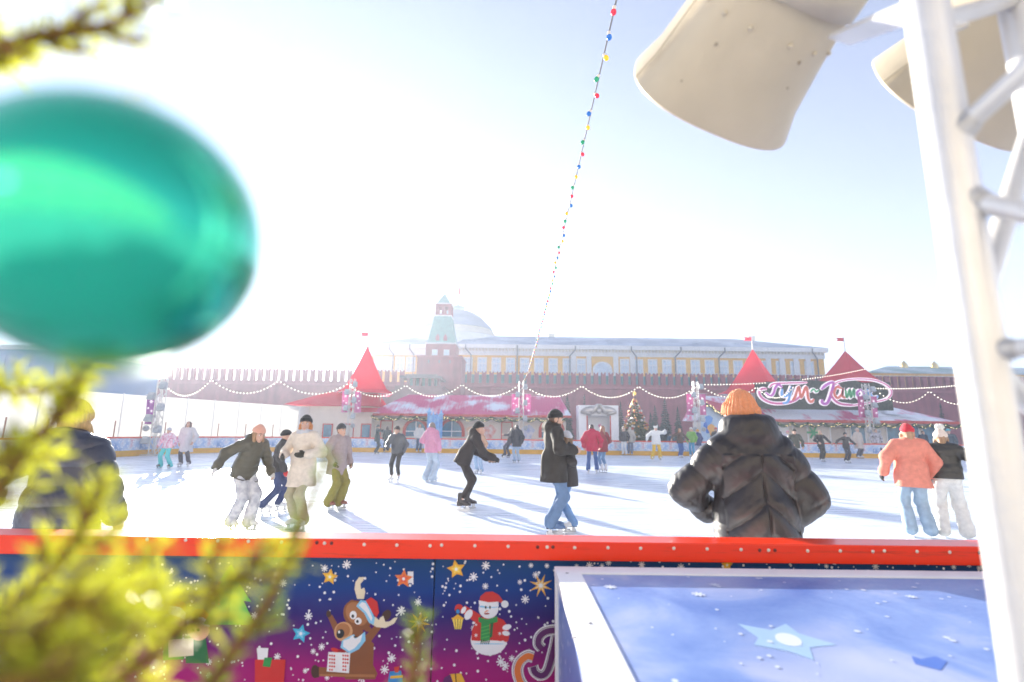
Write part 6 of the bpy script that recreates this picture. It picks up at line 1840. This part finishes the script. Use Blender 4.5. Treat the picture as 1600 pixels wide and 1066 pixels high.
    if gloves is not None:
        for i in range(2):
            d = wr_[i] - el_[i]; d = d / np.linalg.norm(d); inward = -Rv * (-1 if i == 0 else 1) + Fw * .2
            G_ = hand_prims(wr_[i], d, inward.astype(np.float64), Fw.astype(np.float64), 1.05, max(1.3, fat * 1.1)) + [cone(wr_[i] - d * .05, wr_[i] + d * .01, .042, .034)]
            sdf_object('glove', G_, min(h, .014), .012, fab(gloves, .8, 'knit'), root)
    if boots:
        me, bl, sl, lm = boot_meshes(skates, wide >= 1)
        for i in range(2):
            yw = (footyaw if i == 0 else -footyaw)
            o = link_mesh('skate', me, root, Vector(feet[i]), (0, 0, R(yw)))
            if feet[i][2] > .03: o.rotation_euler = (R(-25), 0, R(yw))
            if Y < 24:
                link_mesh('blade', bl, o); link_mesh('sole', sl, o); link_mesh('laces', lm, o)
            else: link_mesh('blade', bl, o)
    if bag is not None:
        g = MB(); p = hip + Rv * .19 + Fw * .10 + T * .08
        g.box((0, 0, 0), (.09, .20, .15)); b = g.build('bag', fab(bag, .6), root, Vector(p))
        q_ = b.modifiers.new('edge', 'BEVEL'); q_.width = .02; q_.segments = 2
        g = MB(); g.tube([p + T * .07, hip + T * .30 + Fw * .15, neck - Rv * .06 + Fw * .09, neck - Rv * .05 - Fw * .1, hip + T * .3 - Fw * .15 + Rv * .1, p + T * .06 - Fw * .1], .010, 6); g.build('bag_strap', fab(bag, .6), root)
    return root
BLK = (.012, .012, .013); DK = (.022, .021, .022); NAVY = (.018, .024, .05); BROWN = (.055, .042, .034); JEAN = (.13, .21, .35); LJEAN = (.36, .46, .58); WHT = (.74, .73, .72)
# --- close to the near barrier
def fhood(q):
    n, T, Rv, Fw = q['neck'] - q['Rv'] * .0, q['T'], q['Rv'], q['Fw']
    out = []
    for a in range(180, 361, 20):       # thick standing hood roll behind the head
        c, s = cos(R(a)), sin(R(a)); c2, s2 = cos(R(a + 20)), sin(R(a + 20))
        for (rx, ry, z, r) in ((.105, .095, -.005, .036), (.115, .115, .055, .042), (.108, .110, .115, .036)):
            out.append(cone(n + Rv * rx * c + Fw * (ry * s + .02) + T * z, n + Rv * rx * c2 + Fw * (ry * s2 + .02) + T * z, r, r))
    return out
person('person from behind in dark quilted puffer jacket and orange knit hat at the red rail', 1172, 690, -4, Ht=1.77, Yfix=2.95, side=-1,
       jacket=(.020, .018, .020), jkind='puff', bulk=1.27, long=.28, chevron=True, hl=(.02, .22, -.35), hr=(.02, .10, -.45), elbow=(1, -.3, -.1), extra=fhood, headfwd=.04,
       hat=(.76, .30, .14), hair=(.30, .20, .12), hairlen=.05, scarf=(.62, .56, .50), trousers=DK, head_yaw=18, seed=3, quilt=.0, woman=True)
person('person from behind in dark navy puffer jacket half hidden by the fir twigs', 112, 690, 4, Ht=1.70, Yfix=3.5, jacket=(.020, .024, .045), jkind='puff', bulk=1.28, long=.34, quilt=.13, hl=(.34, .05, -.34), hr=(.13, .12, -.46),
       hat=(.46, .30, .12), hair=(.42, .27, .10), hairlen=.12, trousers=NAVY, tkind='denim', hood=True, seed=4, woman=True)
# --- left group
person('skater in olive jacket and pale pink knit hat leaning forward with one arm swung out', 376, 829, -118, Ht=1.70, lean=24, side=0, jacket=(.085, .074, .045), jkind='puff', bulk=1.14, long=.10, quilt=.14,
       trousers=(.70, .69, .68), tkind='print', wide=1.35, hat=(.66, .34, .25), hl=(.10, .14, -.46), hr=(.36, -.10, -.34), hood=True, fl=(-.06, .14, 0), fr=(.10, -.06, 0), hair=(.35, .2, .1), hairlen=.05, gloves=(.62, .60, .58), head_pitch=14, seed=6, woman=True)
person('skater in dark blue behind the olive jacket, one leg kicked back', 426, 800, -60, py_top=664, lean=14, jacket=(.05, .045, .045), trousers=(.05, .07, .16), tkind='denim', hat=BLK, fl=(-.08, .15, 0), fr=(.10, -.16, 0), gloves=(.55, .03, .03), seed=7, face=False)
person('woman in long beige coat and black beanie with auburn hair, facing the rail', 464, 829, 168, py_top=645, jacket=(.66, .57, .47), bulk=1.12, long=.30, flare=1.08, trousers=(.42, .38, .24), hat=BLK, hair=(.45, .17, .05), hairlen=.22,
       scarf=(.50, .50, .53), hl=(.02, .22, -.26), hr=(.05, .20, -.30), gloves=(.035, .03, .02), fl=(-.12, .07, 0), fr=(.10, -.03, 0), head_yaw=22, woman=True, seed=8)
person('skater in mauve beige coat, dark beanie and olive trousers beside the beige coated woman', 522, 795, -120, py_top=659, lean=4, jacket=(.36, .28, .27), bulk=1.12, long=.26, trousers=(.26, .22, .05), wide=1.45, hat=(.05, .05, .055), hair=(.12, .08, .05), hl=(.05, .1, -.48), hr=(.08, .14, -.45), gloves=(.10, .09, .03), skates=(.30, .12, .09), fl=(-.12, .06, 0), seed=9)
person('small child in pink speckled jacket and turquoise trousers holding on near the left barrier', 257, 732, 176, py_top=667, jacket=(.60, .18, .30), jkind='multi', bulk=1.15, trousers=(.10, .55, .56), wide=1.3, hat=(.45, .45, .50), fl=(-.2, 0, 0), fr=(.2, .05, 0), hl=(.2, .1, -.42), hr=(.16, .1, -.45), skates=(.05, .05, .06), seed=10)
person('person in long pale grey coat standing beside the small child', 287, 730, 190, py_top=656, jacket=(.52, .50, .52), bulk=1.15, long=.40, trousers=(.07, .06, .08), hair=(.10, .06, .05), hairlen=.05, hl=(.1, .1, -.46), woman=True, skates=(.5, .48, .5), seed=11, fl=(-.14, 0, 0), fr=(.14, 0, 0))
# --- middle
person('dark clothed person by the far barrier holding up a phone, left one of the two', 588, 710, -60, py_top=663, jacket=(.035, .06, .065), long=.2, trousers=(.03, .05, .055), hat=(.03, .05, .055), hl=(.0, .26, .05), hr=(.0, .28, .02), skates=(.05, .05, .05), seed=12)
person('dark clothed person standing by the far barrier, right one of the two', 604, 707, 30, py_top=665, jacket=(.04, .06, .065), long=.2, trousers=(.035, .05, .055), hair=(.05, .035, .03), hairlen=.08, fl=(-.16, 0, 0), fr=(.14, .1, 0), skates=(.05, .05, .05), seed=13)
person('smiling skater in grey puffer jacket, black leggings and white skates', 621, 754, 172, py_top=664, lean=3, jacket=(.085, .09, .10), jkind='puff', bulk=1.14, quilt=.12, long=.06, trousers=(.035, .034, .036), wide=.92, hair=(.05, .03, .025), hat=(.04, .035, .035), hl=(.10, .10, -.46), hr=(.05, .24, -.34), gloves=BLK, fl=(-.03, .04, 0), fr=(.20, .04, 0), side=3, woman=True, seed=14)
person('person in white jacket and dark trousers by the arched window behind the pink jacket', 654, 708, 200, py_top=661, jacket=(.6, .58, .55), bulk=1.1, trousers=(.06, .10, .16), hair=(.2, .14, .1), hairlen=.1, woman=True, seed=15)
person('skater in pink hooded jacket and pale wide jeans seen from the side', 672, 753, -30, py_top=657, jacket=(.62, .27, .40), bulk=1.22, long=.12, trousers=(.44, .53, .64), tkind='denim', wide=1.5, hair=(.22, .17, .15), hairlen=.06, hood=True, hl=(.04, .18, -.30), hr=(.10, .05, -.47), fl=(-.13, .02, 0), fr=(.13, 0, 0), woman=True, seed=16)
person('hunched skater in dark brown hooded jacket bending forward with hands ahead', 726, 797, -78, Ht=1.86, lean=30, jacket=(.032, .023, .023), bulk=1.1, long=.10, trousers=(.030, .021, .019), wide=.99, hat=(.012, .012, .014), hl=(.02, .30, -.38), hr=(.04, .34, -.36), gloves=BLK, fl=(-.14, .10, 0), fr=(.10, -.05, 0), hood=True, skates=(.045, .035, .035), head_pitch=-12, knee=(.2, 1, .1), seed=17)
person('skater in tan jacket and pale jeans half hidden behind the hunched skater', 748, 741, 160, py_top=668, jacket=(.50, .30, .20), trousers=(.30, .42, .58), tkind='denim', hair=(.3, .2, .12), hairlen=.1, woman=True, seed=18)
person('person in black coat and pale jeans with back turned near the centre mast', 807, 724, 20, py_top=662, jacket=(.025, .027, .04), bulk=1.15, long=.22, trousers=LJEAN, tkind='denim', hair=(.02, .02, .025), hairlen=.02, hood=True, skates=(.03, .03, .03), seed=19)
person('skater in white sleeves toppling backwards with legs out beside the black coat', 797, 716, 62, py_top=666, lean=-14, jacket=(.06, .05, .06), trousers=(.05, .05, .08), hair=(.06, .04, .03), hairlen=.06, fl=(-.08, .32, .05), fr=(.10, .16, 0), hl=(.3, .2, -.1), hr=(.25, .25, -.2), skates=(.04, .04, .04), seed=20)
person('tall bearded man in dark parka, black beanie and blue jeans near the rail', 866, 835, -82, py_top=636, jacket=(.030, .024, .020), bulk=1.18, long=.24, trousers=JEAN, tkind='denim', wide=1.15, hat=(.010, .009, .010), hl=(.02, .26, -.26), hr=(.04, .24, -.24), hood=True, hair=(.10, .05, .03), beard=(.12, .06, .03), fl=(-.09, .02, 0), fr=(.09, -.02, 0), skates=(.10, .18, .34), head_pitch=8, seed=21)
person('woman in grey white knit hat hugged by the tall bearded man in the parka', 888, 830, 98, Ht=1.58, jacket=(.045, .040, .042), bulk=1.12, long=.18, trousers=(.16, .29, .52), tkind='denim', hat=(.50, .52, .58), hair=(.22, .14, .08), hairlen=.1, hl=(.03, .20, -.16), hr=(.02, .22, -.10), gloves=(.02, .02, .02), lean=2, woman=True, fl=(-.07, -.02, 0), fr=(.08, -.04, 0), Yfix=8.3, seed=22)
person('person in bright red parka and blue jeans seen from behind, left one of a couple', 925, 740, -8, py_top=661, jacket=(.50, .02, .07), bulk=1.22, long=.18, trousers=(.06, .12, .30), tkind='denim', hair=(.06, .045, .045), hood=True, hl=(.10, .05, -.47), hr=(.12, .05, -.46), fl=(-.13, 0, 0), fr=(.17, 0, 0), seed=23)
person('woman in dark red jacket and jeans with black shoulder bag, right one of a couple', 943, 739, 28, py_top=663, jacket=(.26, .045, .055), bulk=1.02, long=.20, trousers=(.15, .28, .46), tkind='denim', wide=.95, hair=(.32, .19, .13), hairlen=.16, hl=(.0, .2, -.34), hr=(.05, .15, -.4), bag=(.015, .015, .018), woman=True, seed=24)
person('person in dark jacket and white trousers beside the decorated tree', 976, 712, 150, py_top=667, jacket=(.05, .05, .06), trousers=WHT, hair=(.4, .34, .28), hairlen=.06, seed=25)
person('person in beige hooded jacket below the decorated tree, back bent', 985, 712, -20, py_top=666, lean=8, jacket=(.42, .38, .33), bulk=1.2, long=.16, trousers=(.16, .18, .24), hair=(.4, .38, .36), hood=True, seed=26)
person('figure in shaggy white fur jacket with eared hood and yellow trousers', 1027, 719, 175, py_top=665, jacket=(.78, .77, .74), jkind='fur', bulk=1.32, long=.16, trousers=(.74, .46, .03), wide=1.3, hat=(.76, .75, .72), hkind='fur', hl=(.24, .22, .10), hr=(.30, .1, -.34), gloves=(.7, .69, .66), fl=(-.16, 0, 0), fr=(.24, .05, 0),
       extra=lambda q: [cone(q['hp'](-.07, -.02, .10), q['hp'](-.10, -.03, .20), .04, .018), cone(q['hp'](.07, -.02, .10), q['hp'](.10, -.03, .20), .04, .018)], seed=27)
person('person in dark clothes standing behind the white fur jacket', 1016, 711, 10, py_top=668, jacket=(.07, .065, .06), trousers=(.28, .24, .20), hair=(.05, .04, .035), seed=28)
person('child in dark teal jacket and rusty trousers at the far barrier by the small firs', 1049, 711, 0, py_top=676, jacket=(.04, .10, .16), trousers=(.38, .13, .05), hat=(.03, .06, .09), seed=29)
person('long haired skater in brown jacket and blue jeans with arms spread at the small firs', 1064, 716, 186, py_top=668, jacket=(.10, .06, .045), trousers=(.03, .10, .32), tkind='denim', hair=(.34, .13, .04), hairlen=.22, hl=(.34, .05, -.36), hr=(.36, .05, -.32), woman=True, fl=(-.06, 0, 0), fr=(.1, .08, 0), seed=30)
person('skater in bright green vest and blue trousers beside the pale mast', 1082, 715, 150, py_top=667, jacket=(.16, .38, .06), bulk=1.15, trousers=(.05, .28, .48), hat=(.68, .66, .60), hair=(.5, .35, .2), hairlen=.06, woman=True, seed=31)
person('skater in navy coat and orange hat beside the green vest', 1092, 714, 20, py_top=670, jacket=(.03, .05, .16), bulk=1.15, long=.25, trousers=(.38, .42, .55), hat=(.75, .35, .05), woman=True, seed=32)
person('person in black coat and red bobble hat just left of the near orange hat', 1121, 712, 178, py_top=667, jacket=(.04, .04, .05), long=.2, trousers=(.05, .05, .08), hat=(.62, .08, .08), pom=(.75, .74, .72), seed=33)
# --- right
person('person in black jacket with a white tote just right of the near puffer jacket', 1218, 716, 200, py_top=666, jacket=(.03, .03, .04), bulk=1.12, trousers=(.05, .05, .07), hair=(.04, .07, .06), hairlen=.08, bag=(.7, .66, .58), seed=34)
person('person in white jacket and pink hat between two dark jackets', 1234, 717, 185, py_top=672, jacket=(.70, .66, .68), bulk=1.15, trousers=(.10, .04, .12), hat=(.68, .32, .38), woman=True, seed=35)
person('skater in black and olive jacket with white trousers and black cap', 1246, 731, 165, py_top=669, jacket=(.045, .048, .032), jkind='puff', bulk=1.1, quilt=.13, trousers=(.72, .70, .66), wide=1.2, hat=(.015, .015, .015), hair=(.1, .06, .04), skates=(.04, .04, .04), hl=(.1, .1, -.46), hr=(.02, .2, -.36), fl=(-.12, 0, 0), fr=(.15, 0, 0), seed=36)
person('blonde skater all in black holding hands with a neighbour, left one of the pair', 1285, 722, 175, py_top=671, jacket=(.022, .022, .024), trousers=(.024, .024, .026), hair=(.58, .42, .22), hairlen=.12, hl=(.36, .0, -.36), hr=(.05, .2, -.36), woman=True, fl=(-.08, 0, 0), fr=(.06, .05, 0), seed=37)
person('skater with beige backpack holding hands on both sides, dark sleeves and cap', 1325, 724, 180, py_top=675, jacket=(.04, .036, .036), trousers=(.035, .035, .05), hat=(.03, .028, .03), hl=(.36, 0, -.34), hr=(.38, 0, -.32), fl=(-.08, 0, 0), seed=38,
       extra=None)
person('person in long pale beige coat and hat behind the hand holding pair', 1344, 717, 190, py_top=668, jacket=(.56, .47, .40), bulk=1.15, long=.38, trousers=(.10, .10, .12), hat=(.66, .50, .42), woman=True, seed=39)
person('person in dark speckled jacket below the sign mast', 1373, 716, 170, py_top=669, jacket=(.10, .09, .09), jkind='multi', trousers=(.04, .04, .05), hair=(.05, .04, .04), seed=40)
person('skater in coral pink coat and red hat turned away from the camera', 1434, 840, -22, py_top=659, lean=3, jacket=(.72, .24, .17), bulk=1.28, long=.20, flare=1.08, trousers=(.34, .46, .58), tkind='denim', wide=1.3, hat=(.58, .02, .04), hair=(.40, .24, .14), hairlen=.12, scarf=(.72, .66, .60), hl=(.22, .02, -.44), hr=(.10, .1, -.46), gloves=(.02, .02, .025),
       fl=(-.08, .05, 0), fr=(.16, .0, 0), woman=True, side=2, seed=41)
person('skater in cropped black puffer jacket, white trousers and pale bobble hat, one arm stretched', 1490, 842, -34, py_top=667, lean=5, jacket=(.030, .027, .024), jkind='puff', bulk=1.26, long=.02, quilt=.13, trousers=(.75, .74, .71), wide=1.5, hat=(.74, .62, .54), pom=(.78, .76, .70), hair=(.34, .2, .11), hairlen=.1, hl=(.06, .08, -.46), hr=(.40, -.05, -.34),
       gloves=(.02, .02, .02), fl=(-.12, .02, 0), fr=(.18, .06, 0), woman=True, seed=42)
person('person in dark jacket and turquoise hat behind the bobble hat', 1489, 728, 160, py_top=669, jacket=(.05, .08, .11), bulk=1.1, trousers=(.03, .06, .08), hat=(.05, .38, .45), seed=43)
person('person in dark blue jacket between the coral coat and the bobble hat', 1447, 716, 180, py_top=672, jacket=(.03, .05, .09), trousers=(.05, .06, .1), hair=(.05, .04, .04), seed=44)
